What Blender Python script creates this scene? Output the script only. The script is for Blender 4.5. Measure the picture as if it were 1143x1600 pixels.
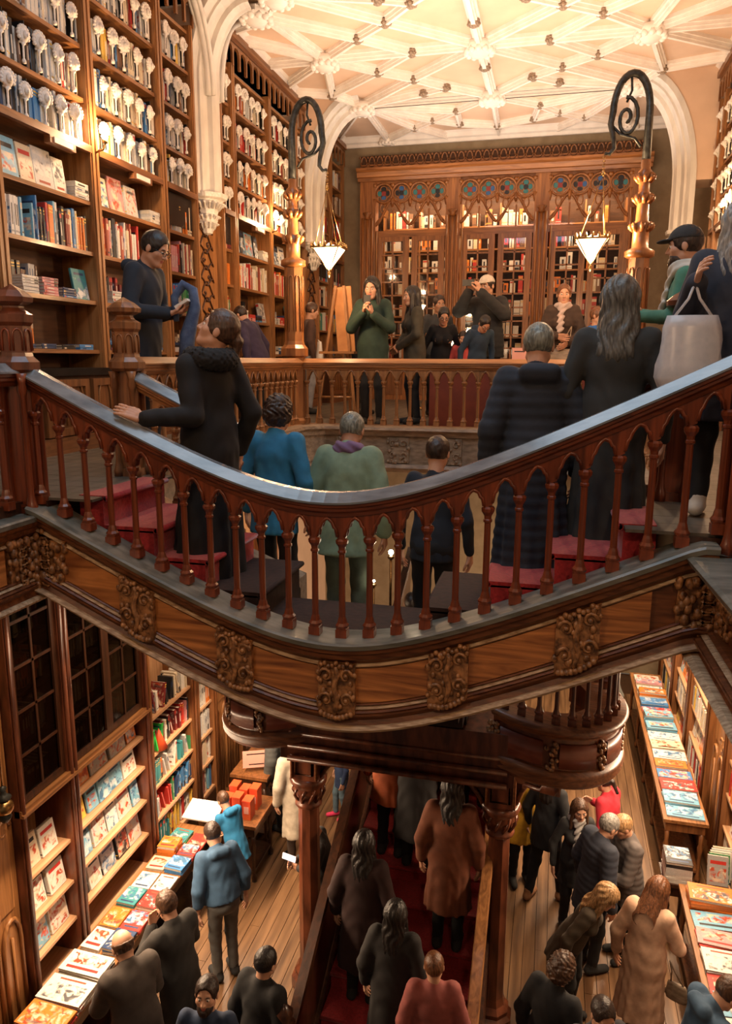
import bpy, math, random
import numpy as np
from mathutils import Vector, Matrix
for o in list(bpy.data.objects): bpy.data.objects.remove(o)
random.seed(7)
C = bpy.context.scene.collection
PI = math.pi
# ---------------------------------------------------------------- camera
CZ = 6.1                       # camera height above the ground floor
def norm(v): return v / np.linalg.norm(v)
_u = norm(np.array([27., 5800., 1174.])); _f = np.array([299., 236., -1174.])
_f = norm(_f - _u * (_f @ _u)); _r = np.cross(_f, _u)
CAMM = np.array([_r, _f, _u])
cd = bpy.data.cameras.new('camera'); cd.sensor_fit = 'VERTICAL'; cd.sensor_height = 36; cd.lens = 36 * 1174 / 1600
cd.clip_start = .05; cd.clip_end = 100
cam = bpy.data.objects.new('camera', cd); C.objects.link(cam)
mw = Matrix([list(CAMM[i]) + [0] for i in range(3)] + [[0, 0, 0, 1]]); mw.translation = (0, 0, CZ)
cam.matrix_world = mw
bpy.context.scene.camera = cam
def proj(X, Y, Z):
    c = CAMM.T @ (np.array([X, Y, Z]) - np.array([0, 0, CZ]))
    return (571.5 + 1174 * c[0] / -c[2], 800 - 1174 * c[1] / -c[2]) if c[2] < -.05 else (9e9, 9e9)
# ---------------------------------------------------------------- world, lights, exposure
S = bpy.context.scene
S.view_settings.view_transform = 'Standard'; S.view_settings.look = 'None'
S.view_settings.gamma = 1; S.view_settings.use_curve_mapping = False
S.view_settings.exposure = 0.0
w = bpy.data.worlds.new('world'); S.world = w; w.use_nodes = True
w.node_tree.nodes['Background'].inputs[0].default_value = (1, .72, .5, 1)
w.node_tree.nodes['Background'].inputs[1].default_value = .11
def area(name, loc, size, power, col, rot=(0, 0, 0), spread=180):
    l = bpy.data.lights.new(name, 'AREA'); l.shape = 'RECTANGLE'; l.size, l.size_y = size
    l.energy = power; l.color = col; l.spread = math.radians(spread)
    o = bpy.data.objects.new(name, l); o.location = loc; o.rotation_euler = rot; C.objects.link(o); return o
def point(name, loc, power, col, r=.05):
    l = bpy.data.lights.new(name, 'POINT'); l.energy = power; l.color = col; l.shadow_soft_size = r
    o = bpy.data.objects.new(name, l); o.location = loc; C.objects.link(o); return o
WARM = (1, .56, .27); WARM2 = (1, .70, .45)
# the stained-glass skylight above the stair well (real daylight opening, above and behind the frame)
area('skylight', (-1.05, 3.6, 10.1), (2.6, 3.6), 125, (.62, .82, 1))
# lamp rows under the galleries that light the ground-floor shelves and tables
for gx, tilt in ((-3.0, -25), (1.15, 25)):
    area('gallery_downlight', (gx, 7.4, 4.55), (.3, 7.5), 75, WARM2, (0, math.radians(tilt * -1), 0), 120)
area('rear_downlight', (-1.05, 11.5, 4.6), (3.5, 3.5), 35, WARM2)
# upward panels added in mid-air, unseen, that wash the ceiling
area('ceiling_fill', (-1.05, 9.3, 8.9), (4.2, 3.4), 105, (1, .80, .64), (PI, 0, 0))
area('ceiling_fill', (-1.05, 12.9, 8.9), (4.2, 2.6), 75, (1, .80, .64), (PI, 0, 0))
# warm unseen strips added in front of the ground-floor shelves to brighten them
area('shelf_fill_strip', (-3.70, 6.1, 2.46), (.08, 3.6), 230, WARM2, (0, math.radians(-40), 0), 170)
area('shelf_fill_strip', (1.62, 9.4, 3.3), (.08, 7.0), 430, WARM2, (0, math.radians(40), 0), 170)
# the matching pair of lanterns on the near gallery, behind the camera
point('lantern_light', (-2.9, -.5, 7.9), 125, (1, .66, .40), .15)
point('lantern_light', (.8, -.5, 7.9), 125, (1, .66, .40), .15)
# ---------------------------------------------------------------- materials
MATS = {}
def newmat(name):
    m = bpy.data.materials.new(name); m.use_nodes = True; MATS[name] = m
    return m, m.node_tree.nodes, m.node_tree.links, m.node_tree.nodes['Principled BSDF']
def rgb(c, a=1): return (c[0], c[1], c[2], a)
def noise_mat(name, c1, c2, rough=.6, scale=(8, 8, 8), detail=4, bump=.15, metal=0, lo=.35, hi=.65, sheen=0, coat=0, bscale=1, dist=0):
    m, n, l, b = newmat(name)
    tc = n.new('ShaderNodeTexCoord'); mp = n.new('ShaderNodeMapping'); mp.inputs['Scale'].default_value = scale
    l.new(tc.outputs['Object'], mp.inputs[0])
    nz = n.new('ShaderNodeTexNoise'); nz.inputs['Scale'].default_value = 1; nz.inputs['Detail'].default_value = detail
    nz.inputs['Distortion'].default_value = dist
    l.new(mp.outputs[0], nz.inputs['Vector'])
    cr = n.new('ShaderNodeValToRGB'); cr.color_ramp.elements[0].position = lo; cr.color_ramp.elements[1].position = hi
    cr.color_ramp.elements[0].color = rgb(c1); cr.color_ramp.elements[1].color = rgb(c2)
    l.new(nz.outputs[0], cr.inputs[0]); l.new(cr.outputs[0], b.inputs['Base Color'])
    b.inputs['Roughness'].default_value = rough; b.inputs['Metallic'].default_value = metal
    if sheen: b.inputs['Sheen Weight'].default_value = sheen
    if coat: b.inputs['Coat Weight'].default_value = coat; b.inputs['Coat Roughness'].default_value = .15
    if bump:
        bp = n.new('ShaderNodeBump'); bp.inputs['Strength'].default_value = bump; bp.inputs['Distance'].default_value = .01 * bscale
        l.new(nz.outputs[0], bp.inputs['Height']); l.new(bp.outputs[0], b.inputs['Normal'])
    return m
def wood(name, c1, c2, rough=.38, axis='z', s=1., coat=.25, dist=1.2):
    sc = {'x': (1.5, 22, 22), 'y': (22, 1.5, 22), 'z': (22, 22, 1.5)}[axis]
    return noise_mat(name, c1, c2, rough, tuple(k * s for k in sc), 5, .12, lo=.3, hi=.7, coat=coat, dist=dist)
noise_mat('plaster', (.66, .47, .34), (.72, .52, .38), .8, (3, 3, 3), 3, .05)
noise_mat('plaster_rib', (.76, .70, .64), (.84, .79, .73), .65, (6, 6, 6), 3, .08)
noise_mat('pilaster_white', (.60, .57, .53), (.72, .69, .64), .6, (9, 9, 3), 4, .1)
noise_mat('boss', (.17, .12, .08), (.38, .29, .21), .8, (30, 30, 30), 4, .8)
noise_mat('wall_olive', (.24, .18, .11), (.31, .24, .155), .8, (5, 5, 5), 5, .08)
wood('rail_wood', (.075, .016, .006), (.26, .058, .019), .30)
wood('rail_wood_x', (.055, .012, .005), (.16, .038, .013), .30, 'x')
wood('rail_wood_y', (.055, .012, .005), (.16, .038, .013), .30, 'y')
noise_mat('handrail_sheen', (.10, .115, .13), (.20, .225, .245), .22, (3, 14, 14), 4, .05, coat=.6)  # dark varnished wood; the skylight's blue-grey sheen is put into the colour
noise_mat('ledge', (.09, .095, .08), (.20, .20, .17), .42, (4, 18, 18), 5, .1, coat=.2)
wood('fascia', (.17, .05, .013), (.64, .26, .075), .33, 'x', .42, .35, 3.5)
wood('fascia_y', (.17, .05, .013), (.64, .26, .075), .33, 'y', .42, .35, 3.5)
noise_mat('moulding', (.085, .025, .008), (.20, .070, .024), .42, (6, 40, 40), 4, .1, coat=.1)
noise_mat('gilt', (.28, .17, .09), (.58, .43, .27), .55, (5, 60, 60), 4, .2)
noise_mat('carving', (.09, .036, .013), (.46, .22, .085), .42, (28, 28, 28), 5, .8, coat=.2)
noise_mat('fascia_grey', (.16, .115, .075), (.30, .23, .16), .5, (9, 30, 30), 5, .3)
wood('light_wood', (.17, .068, .020), (.42, .19, .065), .4)
wood('light_wood_x', (.17, .068, .020), (.42, .19, .065), .4, 'x')
wood('light_wood_y', (.15, .06, .018), (.38, .17, .06), .4, 'y')
wood('pale_wood', (.36, .19, .09), (.56, .33, .18), .5)
wood('pale_wood_y', (.36, .19, .09), (.56, .33, .18), .5, 'y')
wood('case_wood', (.11, .040, .013), (.29, .115, .036), .42)
wood('case_wood_y', (.11, .040, .013), (.27, .105, .034), .42, 'y')
noise_mat('case_back', (.055, .022, .009), (.10, .042, .017), .7, (4, 4, 30), 3, .05)
wood('dark_wood', (.020, .008, .004), (.070, .024, .010), .33)
wood('dark_wood_y', (.020, .008, .004), (.070, .024, .010), .33, 'y')
wood('back_wood', (.17, .058, .016), (.44, .175, .052), .42)
wood('back_wood_x', (.17, .058, .016), (.44, .175, .052), .42, 'x')
noise_mat('black_top', (.008, .008, .008), (.02, .018, .016), .25, (4, 4, 4), 3, 0)
noise_mat('column_wood', (.05, .014, .007), (.17, .050, .022), .32, (14, 14, 3), 5, .2, coat=.3)
noise_mat('iron', (.03, .032, .03), (.085, .09, .085), .45, (20, 20, 20), 3, .1, metal=.6)
noise_mat('brass', (.35, .22, .08), (.6, .4, .18), .3, (20, 20, 20), 3, .05, metal=1)
noise_mat('red_carpet', (.26, .008, .012), (.40, .018, .022), .85, (60, 60, 60), 3, .25, sheen=.3)
noise_mat('red_wall', (.11, .018, .010), (.15, .028, .014), .7, (8, 8, 8), 3, .05)
noise_mat('plaster_bust', (.70, .66, .60), (.84, .80, .74), .7, (40, 40, 40), 3, .5)
noise_mat('paper', (.62, .58, .50), (.74, .70, .62), .8, (2, 2, 300), 2, .1)
noise_mat('skin', (.46, .24, .15), (.56, .31, .20), .5, (10, 10, 10), 3, .04)
noise_mat('skin_dark', (.34, .165, .095), (.42, .22, .13), .5, (10, 10, 10), 3, .04)
noise_mat('lips', (.36, .09, .07), (.42, .12, .09), .4, (10, 10, 10), 3, 0)
noise_mat('eye_white', (.65, .6, .55), (.7, .66, .6), .2, (10, 10, 10), 1, 0)
noise_mat('black', (.006, .006, .006), (.012, .012, .012), .5, (10, 10, 10), 2, 0)
noise_mat('glass_frame', (.01, .01, .01), (.02, .02, .02), .2, (10, 10, 10), 2, 0)
noise_mat('white', (.7, .68, .64), (.8, .78, .74), .5, (10, 10, 10), 2, 0)
noise_mat('canvas', (.42, .17, .05), (.55, .25, .08), .6, (6, 6, 6), 3, .1)
noise_mat('lamp_glass_off', (.5, .4, .3), (.6, .5, .4), .3, (6, 6, 6), 3, .1)
def emit(name, col, st, base=(.9, .8, .65)):
    m, n, l, b = newmat(name)
    b.inputs['Base Color'].default_value = rgb(base); b.inputs['Emission Color'].default_value = rgb(col)
    b.inputs['Emission Strength'].default_value = st; b.inputs['Roughness'].default_value = .4
    nz = n.new('ShaderNodeTexNoise'); nz.inputs['Scale'].default_value = 12
    mx = n.new('ShaderNodeMix'); mx.data_type = 'RGBA'
    mx.inputs[6].default_value = rgb(col); mx.inputs[7].default_value = rgb([k * .85 for k in col])
    l.new(nz.outputs[0], mx.inputs[0]); l.new(mx.outputs[2], b.inputs['Emission Color'])
    return m
emit('shade_glow', (1, .74, .48), 5.5)
emit('bulb', (1, .78, .5), 30)
emit('bulb_small', (1, .8, .55), 60)
emit('screen', (.75, .85, 1), 1.2)
def glass(name, col=(1, 1, 1), tr=.0):
    m, n, l, b = newmat(name)
    out = n['Material Output']; n.remove(b)
    t = n.new('ShaderNodeBsdfTransparent'); g = n.new('ShaderNodeBsdfGlossy'); g.inputs['Roughness'].default_value = .04
    nz = n.new('ShaderNodeTexNoise'); nz.inputs['Scale'].default_value = 3
    mr = n.new('ShaderNodeMapRange'); mr.inputs[3].default_value = .9; mr.inputs[4].default_value = 1
    l.new(nz.outputs[0], mr.inputs[0])
    mc = n.new('ShaderNodeMix'); mc.data_type = 'RGBA'; mc.inputs[6].default_value = rgb([k * .85 for k in col]); mc.inputs[7].default_value = rgb(col)
    l.new(mr.outputs[0], mc.inputs[0]); l.new(mc.outputs[2], t.inputs[0])
    mx = n.new('ShaderNodeMixShader'); lw = n.new('ShaderNodeLayerWeight'); pw = n.new('ShaderNodeMath'); pw.operation = 'POWER'; pw.inputs[1].default_value = 4; ml = n.new('ShaderNodeMath'); ml.operation = 'MULTIPLY_ADD'; ml.inputs[1].default_value = .5; ml.inputs[2].default_value = .04
    l.new(lw.outputs['Facing'], pw.inputs[0]); l.new(pw.outputs[0], ml.inputs[0]); l.new(ml.outputs[0], mx.inputs[0]); l.new(t.outputs[0], mx.inputs[1]); l.new(g.outputs[0], mx.inputs[2]); l.new(mx.outputs[0], out.inputs[0])
    return m
glass('glass'); glass('glass_dark', (.38, .35, .31))
def film():
    m, n, l, b = newmat('film'); b.inputs['Roughness'].default_value = .25; b.inputs['Alpha'].default_value = .6
    nz = n.new('ShaderNodeTexNoise'); nz.inputs['Scale'].default_value = 9; cr = n.new('ShaderNodeValToRGB'); cr.color_ramp.elements[0].color = (.55, .57, .60, 1); cr.color_ramp.elements[1].color = (.82, .80, .80, 1)
    l.new(nz.outputs[0], cr.inputs[0]); l.new(cr.outputs[0], b.inputs['Base Color'])
film()
def floor_mat():
    m = noise_mat('floor_boards', (.10, .048, .020), (.235, .128, .060), .38, (14, 1.0, 14), 5, .1, coat=.15)
    return m
floor_mat()
noise_mat('gallery_boards', (.055, .048, .036), (.12, .10, .075), .45, (14, 1.2, 14), 5, .1)
# stained glass colours
for nm, c in (('stained_blue', (.06, .22, .55)), ('stained_red', (.5, .05, .04)), ('stained_teal', (.06, .35, .36)), ('stained_dark', (.02, .02, .03))):
    emit(nm, c, .07, tuple(k * .45 for k in c))
# books: colour attribute 'Col' (alpha 1 = its own colour, alpha 0 = the object's colour)
def book_mat():
    m, n, l, b = newmat('book')
    a = n.new('ShaderNodeAttribute'); a.attribute_name = 'Col'; oi = n.new('ShaderNodeObjectInfo')
    mx = n.new('ShaderNodeMix'); mx.data_type = 'RGBA'
    l.new(a.outputs['Alpha'], mx.inputs[0]); l.new(oi.outputs['Color'], mx.inputs[6]); l.new(a.outputs['Color'], mx.inputs[7])
    tc = n.new('ShaderNodeTexCoord')
    nz = n.new('ShaderNodeTexNoise'); nz.inputs['Scale'].default_value = 60; nz.inputs['Detail'].default_value = 3
    l.new(tc.outputs['Object'], nz.inputs['Vector'])
    mr = n.new('ShaderNodeMapRange'); mr.inputs[3].default_value = .72; mr.inputs[4].default_value = 1.15
    l.new(nz.outputs[0], mr.inputs[0])
    mu = n.new('ShaderNodeMix'); mu.data_type = 'RGBA'; mu.blend_type = 'MULTIPLY'; mu.inputs[0].default_value = 1
    l.new(mx.outputs[2], mu.inputs[6]); l.new(mr.outputs[0], mu.inputs[7]); l.new(mu.outputs[2], b.inputs['Base Color'])
    b.inputs['Roughness'].default_value = .42
book_mat()
def picture_mat(name, cols, sc):
    # printed cover artwork: the cover's own colour broken by areas of two printed inks
    m, n, l, b = newmat(name)
    a = n.new('ShaderNodeAttribute'); a.attribute_name = 'Col'; oi = n.new('ShaderNodeObjectInfo'); own = n.new('ShaderNodeMix'); own.data_type = 'RGBA'
    l.new(a.outputs['Alpha'], own.inputs[0]); l.new(oi.outputs['Color'], own.inputs[6]); l.new(a.outputs['Color'], own.inputs[7]); prev = own.outputs[2]
    tc = n.new('ShaderNodeTexCoord'); ad = n.new('ShaderNodeVectorMath'); ad.operation = 'MULTIPLY_ADD'; ad.inputs[1].default_value = (1, 1, 1)
    sc3 = n.new('ShaderNodeVectorMath'); sc3.operation = 'SCALE'; sc3.inputs[0].default_value = (7, 5, 9); l.new(oi.outputs['Random'], sc3.inputs['Scale'])
    l.new(tc.outputs['Object'], ad.inputs[0]); l.new(sc3.outputs[0], ad.inputs[2])
    for k, c in enumerate(cols):
        nz = n.new('ShaderNodeTexNoise'); nz.inputs['Scale'].default_value = sc * (1 + .5 * k); nz.inputs['Detail'].default_value = 5; nz.inputs['Distortion'].default_value = .8
        of = n.new('ShaderNodeVectorMath'); of.operation = 'ADD'; of.inputs[1].default_value = (3 * k, 1.7 * k, 5 * k); l.new(ad.outputs[0], of.inputs[0]); l.new(of.outputs[0], nz.inputs['Vector'])
        cr = n.new('ShaderNodeValToRGB'); cr.color_ramp.elements[0].position = .46 + .04 * k; cr.color_ramp.elements[1].position = .60 + .02 * k; l.new(nz.outputs[0], cr.inputs[0])
        mx = n.new('ShaderNodeMix'); mx.data_type = 'RGBA'; l.new(cr.outputs[0], mx.inputs[0]); l.new(prev, mx.inputs[6]); mx.inputs[7].default_value = rgb(c); prev = mx.outputs[2]
    l.new(prev, b.inputs['Base Color']); b.inputs['Roughness'].default_value = .35
picture_mat('art_warm', [(.68, .55, .40), (.45, .07, .03)], 11)
picture_mat('art_cool', [(.62, .66, .68), (.06, .16, .30)], 11)
picture_mat('art_mono', [(.10, .10, .11), (.66, .62, .56)], 12)
# ---------------------------------------------------------------- mesh helpers
class MB:
    def __init__(s): s.v = []; s.f = []; s.m = []; s.c = []; s.sm = []
    def add(s, vs, fs, m=0, col=None, sm=False):
        o = len(s.v); s.v += [tuple(v) for v in vs]
        for i, f in enumerate(fs):
            s.f.append(tuple(o + k for k in f)); s.m.append(m[i] if isinstance(m, list) else m)
            s.c.append(col[i] if isinstance(col, list) else (col or (1, 1, 1, 1))); s.sm.append(sm)
    def box(s, x0, x1, y0, y1, z0, z1, m=0, col=None):
        s.add([(x0, y0, z0), (x1, y0, z0), (x1, y1, z0), (x0, y1, z0), (x0, y0, z1), (x1, y0, z1), (x1, y1, z1), (x0, y1, z1)],
              [(0, 3, 2, 1), (4, 5, 6, 7), (0, 1, 5, 4), (1, 2, 6, 5), (2, 3, 7, 6), (3, 0, 4, 7)], m, col)
    def obox(s, c, sz, R=None, m=0, col=None):
        c = Vector(c); R = R or Matrix.Identity(3); hx, hy, hz = sz[0] / 2, sz[1] / 2, sz[2] / 2
        P = [c + R @ Vector(p) for p in ((-hx, -hy, -hz), (hx, -hy, -hz), (hx, hy, -hz), (-hx, hy, -hz), (-hx, -hy, hz), (hx, -hy, hz), (hx, hy, hz), (-hx, hy, hz))]
        s.add(P, [(0, 3, 2, 1), (4, 5, 6, 7), (0, 1, 5, 4), (1, 2, 6, 5), (2, 3, 7, 6), (3, 0, 4, 7)], m, col)
    def lathe(s, c, prof, seg=12, m=0, sm=True, rot=0, a0=0, a1=2 * PI):
        n = len(prof); full = abs(a1 - a0 - 2 * PI) < 1e-6; k = seg if full else seg + 1
        vs = []
        for i in range(k):
            a = a0 + (a1 - a0) * i / seg + rot
            for r, z in prof: vs.append((c[0] + r * math.cos(a), c[1] + r * math.sin(a), c[2] + z))
        fs = [(i * n + j, ((i + 1) % k) * n + j, ((i + 1) % k) * n + j + 1, i * n + j + 1) for i in range(seg) for j in range(n - 1)]
        if full:
            if prof[0][0] > 1e-4: fs.append(tuple(i * n for i in range(k))[::-1])
            if prof[-1][0] > 1e-4: fs.append(tuple(i * n + n - 1 for i in range(k)))
        s.add(vs, fs, m, None, sm)
    def tube(s, pts, r, seg=6, m=0, closed=False, sm=True):
        P = [Vector(p) for p in pts]; n = len(P); vs = []
        rr = r if isinstance(r, (list, tuple)) else [r] * n
        up = None
        for i in range(n):
            a = P[(i - 1) % n] if (i or closed) else P[0]; b = P[(i + 1) % n] if (i < n - 1 or closed) else P[-1]
            t = (b - a).normalized() if (b - a).length > 1e-9 else Vector((0, 0, 1))
            if up is None: up = Vector((0, 0, 1)) if abs(t.z) < .9 else Vector((0, 1, 0))
            x = t.cross(up)
            if x.length < 1e-4: x = t.cross(Vector((1, 0, 0)))
            x.normalize(); y = x.cross(t).normalized(); up = y
            for k in range(seg):
                q = 2 * PI * (k + .5) / seg; vs.append(P[i] + (x * math.cos(q) + y * math.sin(q)) * rr[i])
        fs = []
        for i in range(n if closed else n - 1):
            j = (i + 1) % n
            for k in range(seg): fs.append((i * seg + k, i * seg + (k + 1) % seg, j * seg + (k + 1) % seg, j * seg + k))
        if not closed: fs += [tuple(range(seg))[::-1], tuple((n - 1) * seg + k for k in range(seg))]
        s.add(vs, fs, m, None, sm)
    def sweep(s, path, prof, m=0, side=None, cap=True, sm=False, col=None):
        # prof: (horizontal offset to the left-hand normal, z offset) closed polygon; path of (x, y, z)
        P = [Vector(p) for p in path]; n = len(P); k = len(prof); vs = []
        for i in range(n):
            a = P[max(0, i - 1)]; b = P[min(n - 1, i + 1)]; t = Vector((b.x - a.x, b.y - a.y, 0)).normalized()
            nn = Vector((t.y, -t.x, 0))
            if 0 < i < n - 1:
                t1 = Vector((P[i].x - a.x, P[i].y - a.y, 0)).normalized(); d = max(.5, nn.dot(Vector((t1.y, -t1.x, 0))))
            else: d = 1
            for (u, z) in prof: vs.append(P[i] + nn * (u / d) + Vector((0, 0, z)))
        fs = [(i * k + j, i * k + (j + 1) % k, (i + 1) * k + (j + 1) % k, (i + 1) * k + j) for i in range(n - 1) for j in range(k)]
        if cap: fs += [tuple(range(k))[::-1], tuple((n - 1) * k + j for j in range(k))]
        s.add(vs, fs, m, col, sm)
    def prism(s, poly, d0, d1, fn, m=0, col=None):
        # poly in 2D, extruded between depths d0..d1; fn(u, v, d) -> world point
        n = len(poly); vs = [fn(u, v, d0) for u, v in poly] + [fn(u, v, d1) for u, v in poly]
        s.add(vs, [tuple(range(n))[::-1], tuple(range(n, 2 * n))] + [(i, (i + 1) % n, n + (i + 1) % n, n + i) for i in range(n)], m, col)
    def ball(s, c, r, m=0, seg=8, rings=5, sc=(1, 1, 1)):
        vs = [(c[0], c[1], c[2] + r * sc[2])]
        for i in range(1, rings):
            t = PI * i / rings
            for k in range(seg): a = 2 * PI * k / seg; vs.append((c[0] + r * sc[0] * math.sin(t) * math.cos(a), c[1] + r * sc[1] * math.sin(t) * math.sin(a), c[2] + r * sc[2] * math.cos(t)))
        vs.append((c[0], c[1], c[2] - r * sc[2])); e = len(vs) - 1; fs = []
        for k in range(seg):
            fs.append((0, 1 + k, 1 + (k + 1) % seg)); fs.append((e, e - seg + (k + 1) % seg, e - seg + k))
        for i in range(rings - 2):
            for k in range(seg): a = 1 + i * seg; fs.append((a + k, a + seg + k, a + seg + (k + 1) % seg, a + (k + 1) % seg))
        s.add(vs, fs, m, None, True)
    def mesh(s, name, mats, org=(0, 0, 0)):
        me = bpy.data.meshes.new(name)
        V = np.array(s.v, dtype=np.float64) - np.array(org)
        me.from_pydata(V.tolist(), [], s.f)
        for k in (mats if isinstance(mats, (list, tuple)) else [mats]): me.materials.append(MATS[k] if isinstance(k, str) else k)
        me.polygons.foreach_set('material_index', s.m); me.polygons.foreach_set('use_smooth', s.sm)
        if any(c != (1, 1, 1, 1) for c in s.c):
            at = me.color_attributes.new('Col', 'FLOAT_COLOR', 'CORNER')
            lt = [len(f) for f in s.f]; arr = np.repeat(np.array(s.c, dtype=np.float32), lt, axis=0)
            at.data.foreach_set('color', arr.ravel())
        me.update(); return me
    def build(s, name, mats, parent=None, org=None, **kw):
        # vertices are in world coordinates; a part hangs under its thing, a thing gets its own origin
        if parent is not None: org = parent['_w'] if '_w' in parent else tuple(parent.location)
        if org is None:
            V = np.array(s.v); org = (float((V[:, 0].min() + V[:, 0].max()) / 2), float((V[:, 1].min() + V[:, 1].max()) / 2), float(V[:, 2].min()))
        o = bpy.data.objects.new(name, s.mesh(name, mats, org)); C.objects.link(o)
        if parent is not None: o.parent = parent; WORG[o.name] = org
        else: o.location = org; WORG[o.name] = org
        for k, v in kw.items(): o[k] = v
        return o
WORG = {}
def thing(name, label, cat, loc, group=None, kind=None):
    o = bpy.data.objects.new(name, None); C.objects.link(o); o.location = loc; o.empty_display_size = .1
    if label: o['label'] = label; o['category'] = cat
    if group: o['group'] = group
    if kind: o['kind'] = kind
    WORG[o.name] = tuple(loc); return o
_ob = MB.build
def build(s, name, mats, parent=None, org=None, **kw):
    if parent is not None: 
        org = WORG[parent.name]
    if org is None:
        V = np.array(s.v); org = (float((V[:, 0].min() + V[:, 0].max()) / 2), float((V[:, 1].min() + V[:, 1].max()) / 2), float(V[:, 2].min()))
    o = bpy.data.objects.new(name, s.mesh(name, mats, org)); C.objects.link(o)
    if parent is not None: o.parent = parent
    else: o.location = org
    WORG[o.name] = org
    for k, v in kw.items(): o[k] = v
    return o
MB.build = build
def link_mesh(name, me, parent, loc, rot=None, scale=None):
    # loc is a world point; the mesh is shared between alike pieces
    o = bpy.data.objects.new(name, me); C.objects.link(o)
    if parent is not None: o.parent = parent; pl = WORG[parent.name]; o.location = (loc[0] - pl[0], loc[1] - pl[1], loc[2] - pl[2])
    else: o.location = loc
    if rot: o.rotation_euler = rot
    if scale: o.scale = scale
    WORG[o.name] = tuple(loc); return o
def structure(mb, name, mats): return mb.build(name, mats, None, (0, 0, 0), kind='structure')
# ================================================================= the setting
U = 5.33                                       # upper floor
XC = -1.06                                     # axis of the room
def mir(x): return 2 * XC - x
YB = 14.9
b = MB(); b.box(-4.6, 2.48, -1.5, YB, -.12, -.02); floor = structure(b, 'floor', 'dark_wood')
R = random.Random(3)
nb = 0
for k in range(56):
    x0 = -4.42 + k * .122
    for y0, y1 in ((3.9, 6.3 + R.uniform(-.9, .9)), (0, 9.2 + R.uniform(-1, .6)), (0, 13.9)):
        if y0 == 0: y0 = prev
        prev = y1
        bb = MB(); dz = R.uniform(-.002, .002)
        bb.box(x0 + .003, x0 + .119, y0 + .002, y1 - .002, -.02, dz)
        bb.build('board', 'floor_boards', floor)
def slab(name, x0, x1, y0, y1): q = MB(); q.box(x0, x1, y0, y1, 4.93, U - .015); return structure(q, name, 'dark_wood')
gl = slab('floor_gallery_left', -4.6, -2.74, 3.6, 8.1)
gr_ = slab('floor_gallery_right', mir(-2.74), 2.48, 3.6, 8.1)
gb = slab('floor_gallery_rear', -4.6, 2.48, 8.1, YB)
gn1 = slab('floor_gallery_near_left', -4.6, -2.86, -1.5, 3.6); gn2 = slab('floor_gallery_near_right', .84, 2.48, -1.5, 3.6)
q = MB(); q.box(-2.86, mir(-2.86), -1.5, .3, 4.93, U - .015); structure(q, 'floor_gallery_near', 'dark_wood')
for g, xa, xb in ((gl, -4.2, -2.47), (gr_, mir(-2.47), 2.1)):
    for k in range(24):
        y0 = 3.62 + k * .186
        bb = MB(); bb.box(xa, xb if y0 < 4.5 else (min(xb, -2.75) if xb < 0 else xb), y0 + .002, y0 + .184, U - .015, U)
        if xb > 0 and y0 >= 4.5: bb = MB(); bb.box(mir(-2.75), xb, y0 + .002, y0 + .184, U - .015, U)
        bb.build('board', 'gallery_boards', g)
for k in range(36):
    y0 = 8.1 + k * .186
    bb = MB(); bb.box(-4.2, 2.1, y0 + .002, y0 + .184, U - .015, U); bb.build('board', 'gallery_boards', gb)
q = MB(); q.box(-4.75, -4.6, -1.5, YB + .15, 0, 10.3); structure(q, 'wall_left', 'plaster')
q = MB(); q.box(2.48, 2.63, -1.5, YB + .15, 0, 10.3); structure(q, 'wall_right', 'plaster')
q = MB()
for x0, x1, z0, z1 in ((-4.6, -3.78, 0, 10.3), (1.38, 2.48, 0, 10.3), (-3.78, 1.38, 9.62, 10.3), (-3.78, 1.38, 0, U)): q.box(x0, x1, YB, YB + .15, z0, z1)
structure(q, 'wall_back', 'wall_olive')
# lit reading alcove behind the glazed screen
q = MB(); q.box(-3.8, 1.4, YB + 1.3, YB + 1.35, U, 9.7); q.box(-3.85, -3.8, YB + .15, YB + 1.35, U, 9.7); q.box(1.4, 1.45, YB + .15, YB + 1.35, U, 9.7); q.box(-3.8, 1.4, YB + .15, YB + 1.35, 9.7, 9.75); q.box(-3.8, 1.4, YB + .15, YB + 1.35, U - .05, U)
structure(q, 'wall_alcove', 'case_back')
area('alcove_light', (-1.2, YB + .45, 9.4), (4.6, .3), 150, (1, .62, .34), (math.radians(25), 0, 0))
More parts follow.
